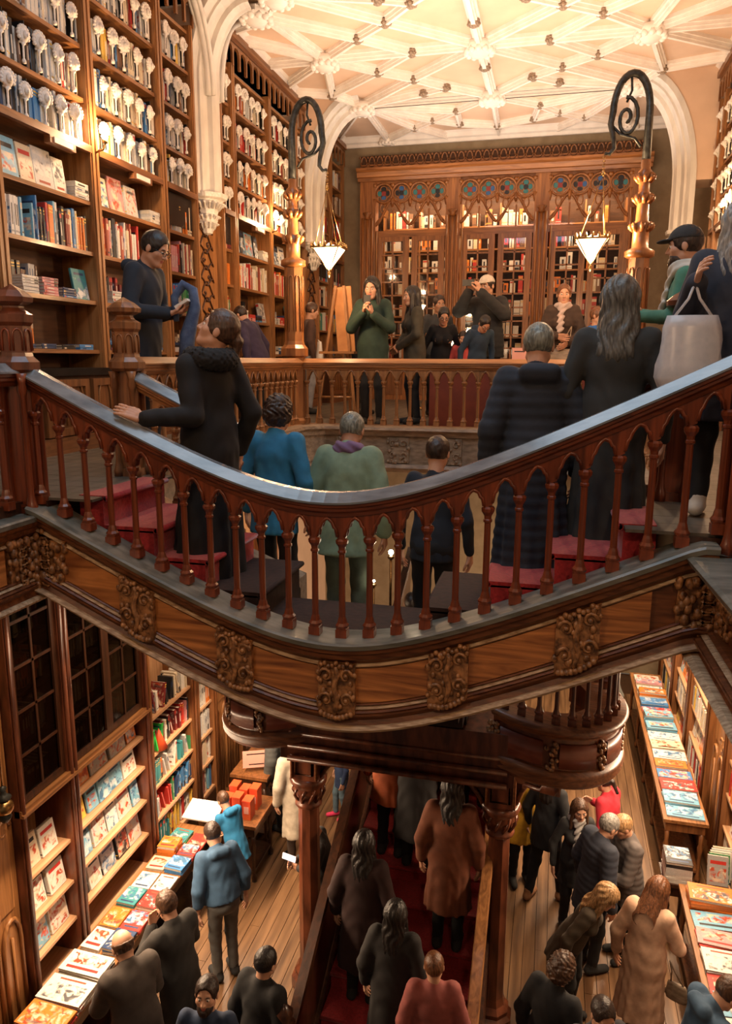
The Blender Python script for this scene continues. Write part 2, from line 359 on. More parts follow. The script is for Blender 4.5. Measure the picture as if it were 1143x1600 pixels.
# ---------------------------------------------------------------- ceiling with star ribs
ZC = 10.2
q = MB(); q.box(-4.6, 2.48, 6.2, YB, ZC, ZC + .1); q.box(-4.6, -2.6, -1.5, 6.2, ZC, ZC + .1); q.box(.5, 2.48, -1.5, 6.2, ZC, ZC + .1); q.box(-2.6, .5, -1.5, .8, ZC, ZC + .1)
ceil = structure(q, 'ceiling', 'plaster')
q = MB()
for k in range(5): q.box(-2.6 + k * .775 - .03, -2.6 + k * .775 + .03, .8, 6.2, ZC - .02, ZC + .06)
for k in range(7): q.box(-2.6, .5, .8 + k * .9 - .03, .8 + k * .9 + .03, ZC - .02, ZC + .06)
q.build('skylight_frame', 'iron', ceil)
def rib(a, c, wd=.11, dp=.10, nm='rib'):
    A = Vector((a[0], a[1], 0)); B = Vector((c[0], c[1], 0)); d = (B - A).normalized(); A -= d * .02; B += d * .02
    m = MB()
    for ww, z0, z1 in ((wd, -.045, 0), (wd * .62, -.085, -.045), (wd * .34, -dp - .02, -.085)):
        n_ = Vector((d.y, -d.x, 0)) * (ww / 2); P = [A - n_, B - n_, B + n_, A + n_]
        m.add([(p.x, p.y, ZC + z0) for p in P] + [(p.x, p.y, ZC + z1) for p in P], [(0, 3, 2, 1), (4, 5, 6, 7), (0, 1, 5, 4), (1, 2, 6, 5), (2, 3, 7, 6), (3, 0, 4, 7)])
    return m.build(nm, 'plaster_rib', ceil)
BOSS = MB()
BOSS.lathe((0, 0, 0), [(.001, -.20), (.06, -.19), (.10, -.15), (.09, -.11), (.13, -.10), (.12, -.02), (.06, 0)], 10)
for k in range(8):
    a = k * PI / 4; BOSS.ball((math.cos(a) * .10, math.sin(a) * .10, -.12), .045, 0, 6, 4)
BOSSM = BOSS.mesh('boss', 'boss'); 
BW = MB(); BW.lathe((0, 0, 0), [(.001, -.17), (.10, -.17), (.13, -.13), (.20, -.11), (.20, -.02), (.1, 0)], 12)
for k in range(12):
    a = k * PI / 6; BW.ball((math.cos(a) * .17, math.sin(a) * .17, -.12), .045, 0, 6, 4)
BWM = BW.mesh('rosette', 'plaster_rib')
def bay(Y0, Y1, full=True):
    Yc = (Y0 + Y1) / 2; h = (Y1 - Y0) / 2; s = h / 2.02
    A, B, D = (-3.31, Yc), (XC - .14, Yc), (mir(-3.31) - .28, Yc)
    al, bl, cl = (-3.28, Y0), (-1.2, Y0), (.92, Y0); ar, br, cr = (-3.28, Y1), (-1.2, Y1), (.92, Y1)
    R_ = [(A, B), (B, D), (A, (-4.4, Yc)), (D, (2.3, Yc)), (al, bl), (bl, cl), (ar, br), (br, cr), (B, bl), (B, br)]
    bosses = [(-2.1, Yc), (-.3, Yc)]
    for sg in (-1, 1):
        e = Y1 if sg > 0 else Y0
        n1, n2 = (-2.25, Yc + sg * 1.0 * s), (-.15, Yc + sg * 1.0 * s)
        w1, w2 = (-3.62, Yc + sg * 1.42 * s), (1.22, Yc + sg * 1.42 * s)
        m1, m2 = (-1.85, Yc + sg * 1.45 * s), (-.55, Yc + sg * 1.3 * s)
        L1, L2 = (-3.28, e), (.92, e); M0 = (-1.2, e)
        u1, u2 = (-2.7, Yc + sg * .6 * s), (.31, Yc + sg * .66 * s)
        R_ += [(A, u1), (u1, n1), (D, u2), (u2, n2), (n1, B), (n2, B), (A, w1), (D, w2), (w1, L1), (w2, L2), (n1, m1), (n2, m2), (m1, M0), (m2, M0),
               (n1, L1), (n2, L2), (w1, u1), (w2, u2), (A, (-4.4, Yc + sg * 1.1 * s)), (D, (2.3, Yc + sg * 1.1 * s)), (w1, (-4.4, Yc + sg * 1.1 * s)), (w2, (2.3, Yc + sg * 1.1 * s)),
               (m1, (-2.2, Yc + sg * 1.62 * s)), (m2, (-.2, Yc + sg * 1.62 * s)), ((-2.2, Yc + sg * 1.62 * s), L1), ((-.2, Yc + sg * 1.62 * s), L2), (u1, (-2.1, Yc)), (u2, (-.3, Yc))]
        bosses += [n1, n2, w1, w2, m1, m2, u1, u2, (-2.2, Yc + sg * 1.62 * s), (-.2, Yc + sg * 1.62 * s), (-1.2, Yc + sg * .75 * s)]
    for a, c in R_: rib(a, c, .15 if (a, c) in ((A, B), (B, D), (B, bl), (B, br)) else .12)
    for p in (A, B, D): link_mesh('rosette', BWM, ceil, (p[0], p[1], ZC - .03))
    for p in bosses: link_mesh('boss', BOSSM, ceil, (p[0], p[1], ZC - .03), None, (.6, .6, .55))
bay(8.9, 12.82)
# last bay, shallower, before the back wall
def lastbay():
    e = YB - .12
    L, M0, Rr = (-3.28, 12.82), (-1.2, 12.82), (.92, 12.82)
    P = [(-2.67, 14.16), (-2.29, 13.81), (-1.83, 13.41), (-3.3, e), (-2.19, e), (-1.87, 14.12), (-1.24, 14.38), (-.49, 13.43), (-.18, 13.89), (.23, 14.22), (-.6, 14.12), (1.0, e), (-.2, e)]
    for a, c in ((L, P[0]), (L, P[1]), (L, P[2]), (L, P[3]), (P[0], P[4]), (P[1], P[5]), (P[2], M0), (P[5], P[6]), (P[6], M0), (P[5], P[2]), (L, (-4.3, e)),
                 (Rr, P[9]), (Rr, P[8]), (Rr, P[7]), (Rr, P[11]), (P[9], P[12]), (P[8], P[10]), (P[7], M0), (P[10], P[6]), (P[10], P[7]), (Rr, (2.2, e)), (P[0], P[3]), (P[9], P[11]), (P[1], P[0]), (P[8], P[9]), (P[6], (-1.24, e)), (L, M0), (M0, Rr), (P[1], P[2]), (P[8], P[7])): rib(a, c, .10)
    for p in (P[0], P[1], P[2], P[5], P[6], P[7], P[8], P[9], P[10], (-1.2, 12.98)): link_mesh('boss', BOSSM, ceil, (p[0], p[1], ZC - .03), None, (.55, .55, .5))
    for p in ((-3.28, 12.82), (-1.2, 12.82), (.92, 12.82), P[3], P[11]): link_mesh('rosette', BWM, ceil, (p[0], p[1], ZC - .03), None, (1.05, 1.05, 1.05) if p[1] < 13 else (.8, .5, .8))
lastbay()
for p in ((-3.68, 9.3), (-3.28, 8.9), (-1.2, 8.9), (.92, 8.9)): link_mesh('rosette', BWM, ceil, (p[0], p[1], ZC - .03))
# plaster cornice round the ceiling
q = MB(); q.sweep([(-4.5, YB - .02, ZC), (2.4, YB - .02, ZC)], [(0, 0), (0, -.16), (.05, -.16), (.07, -.11), (.12, -.09), (.16, -.03), (.2, 0)]); structure(q, 'trim_1', 'plaster_rib')
for k, (x, sg) in enumerate(((-4.25, 1), (2.13, -1))):
    q = MB(); pts = [(x, 5.2, ZC), (x, YB - .05, ZC)]
    if sg < 0: pts = pts[::-1]
    q.sweep(pts, [(-.35, 0), (-.35, -.22), (.02, -.22), (.05, -.12), (.10, -.09), (.14, -.03), (.18, 0)]); structure(q, 'trim_%d' % (k + 2), 'plaster_rib')
# piers with white shafts, foliate capitals and transverse arches
def pier(x, y, sg, zc, wd, reach, nm, lab, zt=9.0):
    # sg=+1: on the left wall, projecting to +x
    t = thing(nm, lab, 'pilaster', (x, y, zc - .45), 'white plaster pilasters between the bookcases')
    X = lambda d: x + sg * d
    s = MB()
    prof = [(-.10, -wd / 2), (-.02, -wd / 2), (.02, -wd * .36), (.05, -wd * .36), (.08, -wd * .16), (.14, -wd * .16), (.17, -.02), (.19, 0), (.17, .02), (.14, wd * .16), (.08, wd * .16), (.05, wd * .36), (.02, wd * .36), (-.02, wd / 2), (-.10, wd / 2)]
    def ring(px, pz, tx, tz, k=1): # profile across y, offset along normal (in x-z plane)
        nx, nz = tz, -tx
        return [(px + nx * d * k * sg, y + v, pz + nz * d * k) for d, v in prof]
    rings = [ring(X(0), zc + .02, 0, 1), ring(X(0), zt - .35, 0, 1)]
    N = 12
    for i in range(N + 1):
        a = i / N * PI / 2
        px = reach * (1 - math.cos(a)); pz = zt - .3 + (ZC - .02 - zt + .3) * math.sin(a)
        tx, tz = math.sin(a), math.cos(a)
        rings.append([(X(px) + tz * d * sg, y + v, pz - tx * d) for d, v in prof])
    n = len(prof); vs = [p for r_ in rings for p in r_]
    fs = [(i * n + j, i * n + j + 1, (i + 1) * n + j + 1, (i + 1) * n + j) for i in range(len(rings) - 1) for j in range(n - 1)]
    fs.append(tuple(range(n)))
    s.add(vs, fs); s.build('shaft', 'pilaster_white', t)
    # spandrel wall above the arch
    s = MB(); poly = [(reach * (1 - math.cos(i / N * PI / 2)) - .03, zt - .3 + (ZC - zt + .3) * math.sin(i / N * PI / 2)) for i in range(N + 1)]
    poly = [(-.45, zt - .3)] + poly + [(-.45, ZC)]
    s.prism(poly, -wd / 2 + .02, wd / 2 - .02, lambda u, v, d: (X(u), y + d, v)); s.build('spandrel', 'plaster', t)
    # capital: stepped bell with leaves
    s = MB()
    s.lathe((X(-.02), y, zc), [(.001, -.42), (.06, -.40), (.10, -.30), (.13, -.26), (.12, -.22), (.15, -.10), (.20, -.03), (.25, -.01), (.26, .04), (.2, .05)], 8, rot=PI / 8, sm=False)
    for zz, rr, nn, sz in ((-.06, .2, 20, .045), (-.2, .14, 16, .035), (-.28, .115, 14, .03)):
        for k in range(nn):
            a = 2 * PI * k / nn; s.tube([(X(-.02) + math.cos(a) * rr * .75, y + math.sin(a) * rr * .75, zc + zz - .07), (X(-.02) + math.cos(a) * rr * .98, y + math.sin(a) * rr * .98, zc + zz), (X(-.02) + math.cos(a) * (rr + .03), y + math.sin(a) * (rr + .03), zc + zz - .015)], [sz * .3, sz * .5, sz * .25], 4)
    s.build('capital', 'plaster_bust', t)
    # carved wooden panel below
    s = MB(); s.box(min(X(-.3), X(-.06)), max(X(-.3), X(-.06)), y - wd / 2 - .02, y + wd / 2 + .02, U, zc - .1)
    s.build('carved_panel', 'light_wood', t)
    s = MB()
    for k in range(10):
        z0 = U + .9 + k * .19
        for g in (-1, 1):
            pts = [(X(-.05), y + g * (.015 + (wd * .36) * math.sin(i / 8 * PI) * (1 - i / 20)), z0 + .19 * i / 8 + .05 * math.sin(i)) for i in range(9)]
            s.tube(pts, .011, 5)
        a0 = k * 1.3
        s.tube([(X(-.05), y + (-1) ** k * (.06) + .035 * (1 - i / 12) * math.cos(a0 + i * .6), z0 + .1 + .035 * (1 - i / 12) * math.sin(a0 + i * .6)) for i in range(11)], .010, 5)
    s.build('foliage_relief', 'dark_wood', t)
    for zz in (U, zc - .55):
        pass
    return t
pl1 = pier(-4.2, 8.9, 1, 8.0, .62, .62, 'pilaster', 'white plaster pilaster with leafy capital between the two tall left-hand bookcases', 9.55)
for g, reach in ((-1, .75), (1, .75)):      # wall ribs springing from the shaft
    m = MB()
    for o_, r_ in ((.12, .045), (.17, .03), (.07, .03)): m.tube([(-4.2 + o_ + .0, 8.9 + g * (.12 + reach * (1 - math.cos(i / 12 * PI / 2))), 9.1 + 1.08 * math.sin(i / 12 * PI / 2)) for i in range(13)], r_, 6)
    m.build('wall_rib', 'pilaster_white', pl1)
pier(-4.12, 12.82, 1, 8.0, .62, .84, 'pilaster', 'slim white plaster pilaster behind the left-hand lamp post')
pier(mir(-4.12) - .28, 12.82, -1, 8.0, .62, .8, 'pilaster', 'white plaster pilaster at the right side of the back wall')
# ---------------------------------------------------------------- bookcases
LEV = [6.18, 6.625, 7.06, 7.50, 7.96, 8.36, 8.80, 9.26]
def pick(i, *a): return a[i % len(a)]
def bookcase_upper(side, y0, y1, label, lamp=False):
    sg = 1 if side == 'L' else -1
    X = (lambda d: -4.2 + d) if side == 'L' else (lambda d: mir(-4.2) - d)
    bx_ = lambda m, d0, d1, ya, yb, z0, z1: m.box(min(X(d0), X(d1)), max(X(d0), X(d1)), ya, yb, z0, z1)
    t = thing('bookcase', label, 'bookcase', (X(-.15), (y0 + y1) / 2, U), None)
    m = MB(); bx_(m, -.38, -.34, y0, y1, U, 9.95); m.build('back_panel', 'case_back', t)
    for yy in (y0 + .03, y1 - .03):
        m = MB(); bx_(m, -.34, .03, yy - .03, yy + .03, 6.02, 9.74); bx_(m, .03, .045, yy - .018, yy + .018, 6.02, 9.74); m.build('upright', 'light_wood', t)
    for i, z in enumerate(LEV + [9.68]):
        m = MB(); th = .035; bx_(m, -.34, .0, y0 + .06, y1 - .06, z - th, z)
        if i == 4: bx_(m, 0, .05, y0 + .06, y1 - .06, z - .05, z + .01)
        m.build('shelf', 'light_wood_y' if i != 4 else 'case_wood_y', t)
    if y1 - y0 > .9:
        m = MB(); bx_(m, .05, .058, (y0 + y1) / 2 + .05, (y0 + y1) / 2 + .3, 7.86, 7.905); m.build('label_plate', 'plaster_rib', t)
        m = MB(); bx_(m, -.01, .05, (y0 + y1) / 2 - .0, (y0 + y1) / 2 + .35, 7.85, 7.912); m.build('label_rail', 'case_wood_y', t)
    else:
        m = MB(); bx_(m, -.03, -.01, y0 + .08, y1 - .08, 7.56, 7.90); m.build('dark_panel', 'black_top', t)
    # base cabinet with panelled doors and a dark counter
    m = MB(); bx_(m, -.34, .24, y0 + .01, y1 - .01, U, 5.96); m.build('cabinet', 'dark_wood', t)
    m = MB(); bx_(m, -.34, .28, y0, y1, 5.96, 6.02); m.build('counter', 'black_top', t)
    n = max(1, round((y1 - y0) / .65)); dw = (y1 - y0) / n
    for k in range(n):
        ya, yb = y0 + k * dw + .03, y0 + (k + 1) * dw - .03
        m = MB()
        bx_(m, .24, .265, ya, yb, U + .14, 5.93)
        m.add([], [])
        for (a1, a2, c1, c2) in ((ya, yb, U + .14, U + .2), (ya, yb, 5.87, 5.93), (ya, ya + .06, U + .2, 5.87), (yb - .06, yb, U + .2, 5.87)): bx_(m, .265, .283, a1, a2, c1, c2)
        d = m.build('door', 'case_wood', t)
        m = MB()
        for w2 in (0, 1):
            yc = ya + (yb - ya) * (.3 + .4 * w2)
            pts = [(X(.272), yc + .09 * math.cos(a), U + .42 + .13 * math.sin(a) * 1.3) for a in [PI * i / 8 for i in range(9)]]
            m.tube([(X(.272), yc + .09, U + .22)] + pts + [(X(.272), yc - .09, U + .22)], .008, 4)
        m.build('linenfold', 'light_wood', d)
    m = MB(); bx_(m, .24, .31, y0, y1, U, U + .13); m.build('plinth', 'case_wood_y', t)
    # hanging arcade cornice
    m = MB(); bx_(m, -.34, .06, y0, y1, 9.98, 10.1); bx_(m, .06, .10, y0, y1, 10.02, 10.1); m.build('cornice', 'case_wood_y', t)
    n = max(2, round((y1 - y0) / .2)); dw = (y1 - y0) / n
    for k in range(n):
        ya = y0 + k * dw; yb = ya + dw
        poly = [(ya, 9.72), (ya + .02, 9.72), (ya + .02, 9.84)]
        for i in range(9):
            a = PI - PI * i / 8; poly.append(((ya + yb) / 2 + (dw / 2 - .02) * math.cos(a), 9.86 + .09 * math.sin(a) ** .8))
        poly += [(yb - .02, 9.84), (yb - .02, 9.72), (yb, 9.72), (yb, 9.99), (ya, 9.99)]
        m = MB(); m.prism(poly, .03, .06, lambda u, v, d: (X(d), u, v)); m.build('arch', 'case_wood', t)
    if lamp:
        pass
    return t
LBAYS = [(3.9, 5.2), (5.2, 6.5), (6.5, 7.78), (7.78, 8.56), (9.24, 9.65), (9.65, 10.93), (10.93, 12.07), (12.07, 12.48), (13.16, 14.0), (14.0, YB - .04)]
LLAB = ['tall open bookcase at the left edge of the picture', 'tall bookcase behind the left-hand newel, second from the picture edge', 'tall bookcase behind the man reading in a navy jacket', 'narrow bookcase with a dark panel left of the white pilaster',
        'narrow bookcase directly right of the white pilaster', 'tall bookcase between white pilaster and left lamp post', 'tall bookcase just left of the iron lamp bracket', 'narrow bookcase hidden behind the left lamp post', 'bookcase behind the left lamp, right of the slim pilaster', 'bookcase touching the olive corner of the back wall on the left']
for (a, c), l in zip(LBAYS, LLAB): bookcase_upper('L', a, c, l)
RLAB = ['bookcase on the right upper wall nearest the picture edge', 'bookcase on the right upper wall above the grey-haired head', 'bookcase on the right upper wall beside the right-hand arch', 'narrow bookcase beside the right-hand plaster arch']
for (a, c), l in zip(LBAYS[4:8], RLAB): bookcase_upper('R', a, c, l)
# lower bookcases (ground floor)
LLOW = [1.03, 1.42, 1.80, 2.25]
LX = -4.08
def bookcase_lower(side, y0, y1, label, shelves, top=4.6, glazed=True, zt=2.42):
    X = (lambda d: LX + d) if side == 'L' else (lambda d: 2.06 - d)
    def bx_(m, d0, d1, ya, yb, z0, z1): m.box(min(X(d0), X(d1)), max(X(d0), X(d1)), ya, yb, z0, z1)
    t = thing('bookcase', label, 'bookcase', (X(-.15), (y0 + y1) / 2, 0), None)
    m = MB(); bx_(m, -.40, -.36, y0, y1, 0, top); m.build('back_panel', 'pale_wood', t)
    for yy in (y0 + .03, y1 - .03):
        m = MB(); bx_(m, -.36, .03, yy - .03, yy + .03, 0, top); m.tube([(X(.045), yy, .6), (X(.045), yy, top)], .02, 8); m.build('upright', 'case_wood' if not glazed else 'column_wood', t)
    for z in [.62] + shelves:
        m = MB(); bx_(m, -.36, .0, y0 + .06, y1 - .06, z - .03, z); m.build('shelf', 'pale_wood_y', t)
    if glazed:
        m = MB(); bx_(m, -.02, .07, y0, y1, zt, zt + .03); bx_(m, -.02, .05, y0, y1, zt + .03, zt + .06); bx_(m, -.36, .0, y0 + .06, y1 - .06, zt, zt + .06); m.build('rail_moulding', 'light_wood_y', t)
        n = 2 if y1 - y0 > 1 else 1; dw = (y1 - y0 - .12) / n
        for z in (2.95, 3.4, 3.85): 
            m = MB(); bx_(m, -.36, -.05, y0 + .06, y1 - .06, z - .03, z); m.build('shelf', 'dark_wood_y', t)
        for k in range(n):
            ya = y0 + .06 + k * dw; yb = ya + dw
            m = MB()
            for (a1, a2, c1, c2) in ((ya, yb, zt + .07, zt + .13), (ya, yb, 4.4, 4.5), (ya, ya + .055, zt + .13, 4.4), (yb - .055, yb, zt + .13, 4.4)): bx_(m, -.03, .01, a1, a2, c1, c2)
            d = m.build('door', 'dark_wood', t)
            m = MB(); ym = (ya + yb) / 2; bx_(m, -.02, .0, ym - .012, ym + .012, zt + .13, 4.4)
            for z in (2.9, 3.28, 3.66, 4.04): bx_(m, -.02, .0, ya + .05, yb - .05, z - .012, z + .012)
            m.build('glazing_bar', 'dark_wood', d)
            m = MB(); bx_(m, -.012, -.009, ya + .05, yb - .05, zt + .13, 4.4); m.build('pane', 'glass_dark', d)
    m = MB(); bx_(m, -.36, .02, y0 + .06, y1 - .06, 0, .59); m.build('base', 'dark_wood', t)
    return t
bookcase_lower('L', 4.66, 5.36, 'ground-floor bookcase at the left picture edge with white picture books', [1.0, 1.38, 1.8])
bookcase_lower('L', 5.36, 6.66, 'ground-floor bookcase with comic albums facing out, second from the left edge', [1.0, 1.40, 1.80, 2.15])
bookcase_lower('L', 6.66, 7.75, 'ground-floor bookcase with slanting paperbacks and a red cone of paper', [1.02, 1.42, 1.82, 2.25], glazed=False)
bookcase_lower('L', 7.75, 8.3, 'narrow ground-floor bookcase left of the gilded carved panel', [1.02, 1.42, 1.82, 2.25], glazed=False)
bookcase_lower('L', 9.1, 10.6, 'ground-floor bookcase beyond the carved panel at the far left', [1.02, 1.42, 1.82, 2.25], glazed=False)
bookcase_lower('R', 5.9, 7.0, 'ground-floor bookcase at the right picture edge', [1.02, 1.42, 1.82, 2.25, 2.7, 3.1], glazed=False)
bookcase_lower('R', 7.0, 8.35, 'ground-floor bookcase behind the near right book table', [1.02, 1.42, 1.82, 2.25, 2.7, 3.1], glazed=False)
bookcase_lower('R', 9.25, 10.6, 'ground-floor bookcase beside the carved panel on the right', [1.02, 1.42, 1.82, 2.25, 2.7, 3.1], glazed=False)
bookcase_lower('R', 10.6, 11.95, 'ground-floor bookcase in the middle of the right wall', [1.02, 1.42, 1.82, 2.25, 2.7, 3.1], glazed=False)
bookcase_lower('R', 11.95, 13.3, 'farthest ground-floor bookcase on the right wall', [1.02, 1.42, 1.82, 2.25, 2.7, 3.1], glazed=False)
# carved wooden wall panels on the ground floor
def carved_panel(side, y0, y1, label, mat):
    X = (lambda d: LX + d) if side == 'L' else (lambda d: 2.06 - d)
    t = thing('carved_panel', label, 'panel', (X(-.2), (y0 + y1) / 2, 0))
    m = MB(); m.box(min(X(-.4), X(-.05)), max(X(-.4), X(-.05)), y0 + .01, y1 - .01, 0, 4.6); m.build('panel', mat, t)
    m = MB(); rr = random.Random(int(y0 * 10)); m.box(min(X(-.05), X(-.03)), max(X(-.05), X(-.03)), y0 + .08, y1 - .08, 1.66, 3.95)
    for k in range(26):
        yc = y0 + .1 + rr.random() * (y1 - y0 - .2); z0 = 1.7 + k * .085; r0 = .05 + rr.random() * .05; a0 = rr.random() * 6
        m.tube([(X(-.035), yc + r0 * (1 - i / 16) * math.cos(a0 + i * .55), z0 + r0 * 1.2 * (1 - i / 16) * math.sin(a0 + i * .55)) for i in range(14)], [.02 - i * .0009 for i in range(14)], 5)
    m.build('scroll_relief', mat, t)
    n = 3; dw = (y1 - y0) / n
    for k in range(n):
        yc = y0 + (k + .5) * dw; m = MB(); hw = dw * .38
        poly = [(yc - hw, .3)] + [(yc + hw * math.cos(PI - PI * i / 8), 1.35 + .22 * math.sin(PI * i / 8)) for i in range(9)] + [(yc + hw, .3)]
        m.tube([(X(-.04), u, v) for u, v in poly], .02, 5); m.tube([(X(-.04), yc, .3), (X(-.04), yc, 1.4)], .015, 5)
        m.build('arch_relief', mat, t)
    return t
carved_panel('L', 8.3, 9.1, 'orange-gold carved wooden panel between ground-floor bookcases on the left', 'light_wood')
carved_panel('R', 8.35, 9.25, 'brown carved wooden panel between ground-floor bookcases on the right', 'light_wood')
carved_panel('L', 3.86, 4.66, 'brightly lit carved wooden panel in the bottom left corner', 'light_wood')
# ================================================================= glazed wooden screen on the back wall
def screen():
    t = thing('window_screen', 'wide carved wooden screen of glazed doors and stained-glass quatrefoils filling the back wall', 'window', (-1.2, YB - .1, U))
    XP = [-3.66, -2.03, -.42, 1.22]
    yf = YB - .16
    for i, x in enumerate(XP):
        m = MB(); w_ = .13 if i in (1, 2) else .15
        m.box(x - w_, x + w_, yf, YB + .1, U, 9.42)
        for g in (-1, 0, 1): m.tube([(x + g * w_ * .6, yf - .02, U + .2), (x + g * w_ * .6, yf - .02, 8.75)], .028, 8)
        m.lathe((x, yf - .03, 8.72), [(.03, 0), (.06, .02), (.05, .06), (.09, .12), (.02, .14)], 8)
        m.build('post', 'back_wood', t)
    # cornice and crest
    m = MB(); m.sweep([(-3.84, yf, 9.40), (1.42, yf, 9.40)], [(-.2, 0), (.06, 0), (.08, .05), (.13, .06), (.15, .14), (.20, .17), (.20, .21), (-.2, .21)]); m.build('cornice', 'back_wood_x', t)
    m = MB(); m.box(-3.8, 1.38, yf - .03, yf + .02, 9.61, 9.70); m.build('frieze', 'back_wood_x', t)
    for k in range(34):
        x0 = -3.8 + k * .1524; m = MB()
        m.tube([(x0 + .076 + .064 * math.cos(a), yf - .05, 9.86 - .1 * math.sin(a) ** .7 if 0 else 9.80 + .07 * math.sin(a) - .07) for a in [PI + PI * i / 6 for i in range(7)]] , .014, 4)
        m.tube([(x0 + .076 + .05 * math.cos(a), yf - .05, 9.73 + .1 * math.sin(a)) for a in [PI * i / 6 for i in range(7)]], .016, 4)
        m.ball((x0, yf - .05, 9.82), .022, 0, 6, 4); m.build('crest_arch', 'case_wood', t)
    m = MB(); m.box(-3.8, 1.38, yf + .02, yf + .04, 9.70, 9.86); m.build('crest_board', 'case_back', t)
    q0 = MB(); q0.tube([(.172 * math.cos(a), 0, .172 * math.sin(a)) for a in [2 * PI * i / 20 for i in range(20)]], .022, 5, 0, True)
    q0.tube([(rr * math.cos(a), .0, rr * math.sin(a)) for a in [2 * PI * i / 40 for i in range(40)] for rr in [.085 + .042 * abs(math.cos(2 * a)) ** .6]], .012, 4, 0, True)
    ring = q0.mesh('quatrefoil_ring', 'back_wood')
    sg = {}
    for nm in ('stained_blue', 'stained_red', 'stained_teal', 'stained_dark'):
        g = MB(); g.add([(.048 * math.cos(2 * PI * i / 8), 0, .048 * math.sin(2 * PI * i / 8)) for i in range(8)] + [(.048 * math.cos(2 * PI * i / 8), .008, .048 * math.sin(2 * PI * i / 8)) for i in range(8)],
                        [tuple(range(8)), tuple(range(8, 16))[::-1]] + [(i, 8 + i, 8 + (i + 1) % 8, (i + 1) % 8) for i in range(8)])
        sg[nm] = g.mesh('stained_pane', nm)
    rr = random.Random(5)
    for bi in range(3):
        x0, x1 = XP[bi] + .13, XP[bi + 1] - .13; w_ = x1 - x0
        m = MB(); zt = 9.40
        m.box(x0, x1, yf + .06, yf + .09, 9.36, 9.42); m.build('head_rail', 'back_wood_x', t)
        for k in range(4):
            cx = x0 + w_ * (k + .5) / 4; cz = 9.19
            r_ = link_mesh('quatrefoil', ring, t, (cx, yf + .03, cz))
            for j, (dx, dz) in enumerate(((0, .085), (.085, 0), (0, -.085), (-.085, 0), (0, 0))):
                cnm = rr.choice(['stained_blue', 'stained_teal', 'stained_dark', 'stained_teal']) if j < 4 else rr.choice(['stained_red', 'stained_dark', 'stained_red'])
                link_mesh('stained_pane', sg[cnm], r_, (cx + dx, yf + .05, cz + dz))
        # spandrels: solid wood between the rings, and ogee arches below
        for k in range(5):
            cx = x0 + w_ * k / 4; m = MB(); hw = w_ / 8
            poly = []
            for i in range(7): a = PI * .5 * i / 6; poly.append((hw - .172 * math.sin(a) * hw / .18 if 0 else -hw + .185 * math.sin(a) * 1, 0))
            m.tube([(cx, yf + .03, 9.36), (cx, yf + .03, 9.30)], .05, 5); m.build('tracery_knot', 'back_wood', t); m = MB()
            m.tube([(cx, yf + .03, 9.09), (cx, yf + .03, 9.0), (cx, yf + .03, 8.94)], [.05, .035, .02], 5)
            m.build('tracery_knot', 'back_wood', t)
        for k in range(2):
            xa = x0 + w_ * k / 2; xb = xa + w_ / 2; xm = (xa + xb) / 2
            for g in (-1, 1):
                m = MB()
                xs = xa if g < 0 else xb
                pts = []
                for i in range(13):
                    u_ = i / 12; pts.append((xs + (xm - xs) * u_, yf + .03, 8.62 + .42 * (.5 - .5 * math.cos(PI * u_)) * (1 if u_ < 2 else 1)))
                m.tube(pts, .026, 5)
                m.tube([(xs + (xm - xs) * u_, yf + .03, 8.62 + .30 * math.sin(PI * u_) * .5 - .1 * u_ * 0) for u_ in [i / 8 * .62 for i in range(9)]], .016, 4)
                m.tube([(xs + (xm - xs) * .45 + .05 * math.cos(a), yf + .03, 8.93 + .09 * math.sin(a)) for a in [2 * PI * i / 12 for i in range(12)]], .014, 4, 0, True)
                m.tube([(xm, yf + .03, 9.04), (xs + (xm - xs) * .5, yf + .03, 8.99)], .018, 4)
                m.build('ogee_arch', 'back_wood', t)
        # transom light and the two glazed doors
        m = MB(); m.box(x0, x1, yf + .04, yf + .12, 8.40, 8.52); m.build('transom', 'back_wood_x', t)
        m = MB(); m.box(x0, x1, yf + .10, yf + .108, 8.5, 9.4); m.build('pane', 'glass', t)
        for k in range(2):
            xa = x0 + .04 + k * (w_ / 2); xb = xa + w_ / 2 - .06
            for xm in ((xa + xb) / 2,):
                m = MB(); m.box(xm - .015, xm + .015, yf + .06, yf + .1, 8.5, 8.9); m.build('glazing_bar', 'back_wood', t)
            m = MB()
            for (a1, a2, c1, c2) in ((xa, xb, U, U + .75), (xa, xb, 8.32, 8.40), (xa, xa + .11, U + .75, 8.32), (xb - .11, xb, U + .75, 8.32)): m.box(a1, a2, yf + .03, yf + .09, c1, c2)
            d = m.build('door', 'back_wood', t)
            m = MB(); xm = (xa + xb) / 2; m.box(xm - .014, xm + .014, yf + .04, yf + .08, U + .75, 8.32)
            for j in range(1, 9): z = U + .75 + (8.32 - U - .75) * j / 9; m.box(xa + .1, xb - .1, yf + .04, yf + .08, z - .013, z + .013)
            m.build('glazing_bar', 'back_wood', d)
            for j in range(9):
                for h in range(2):
                    za = U + .75 + (8.32 - U - .75) * j / 9; pa = xa + .11 + h * (xb - xa - .22) / 2
                    m = MB(); m.box(pa, pa + (xb - xa - .22) / 2, yf + .058, yf + .062, za, za + .285); m.build('pane', 'glass', d)
            m = MB(); m.box(xa + .08, xb - .08, yf + .015, yf + .03, U + .1, U + .65); m.build('door_panel', 'case_wood', d)
        m = MB(); m.tube([(x0 + .05 + w_ / 2 * 0, yf - .01, U + .2), (x0 + .05, yf - .01, 8.5)], .018, 6); m.build('mullion_shaft', 'light_wood', t)
    for k in range(6): pass
screen()
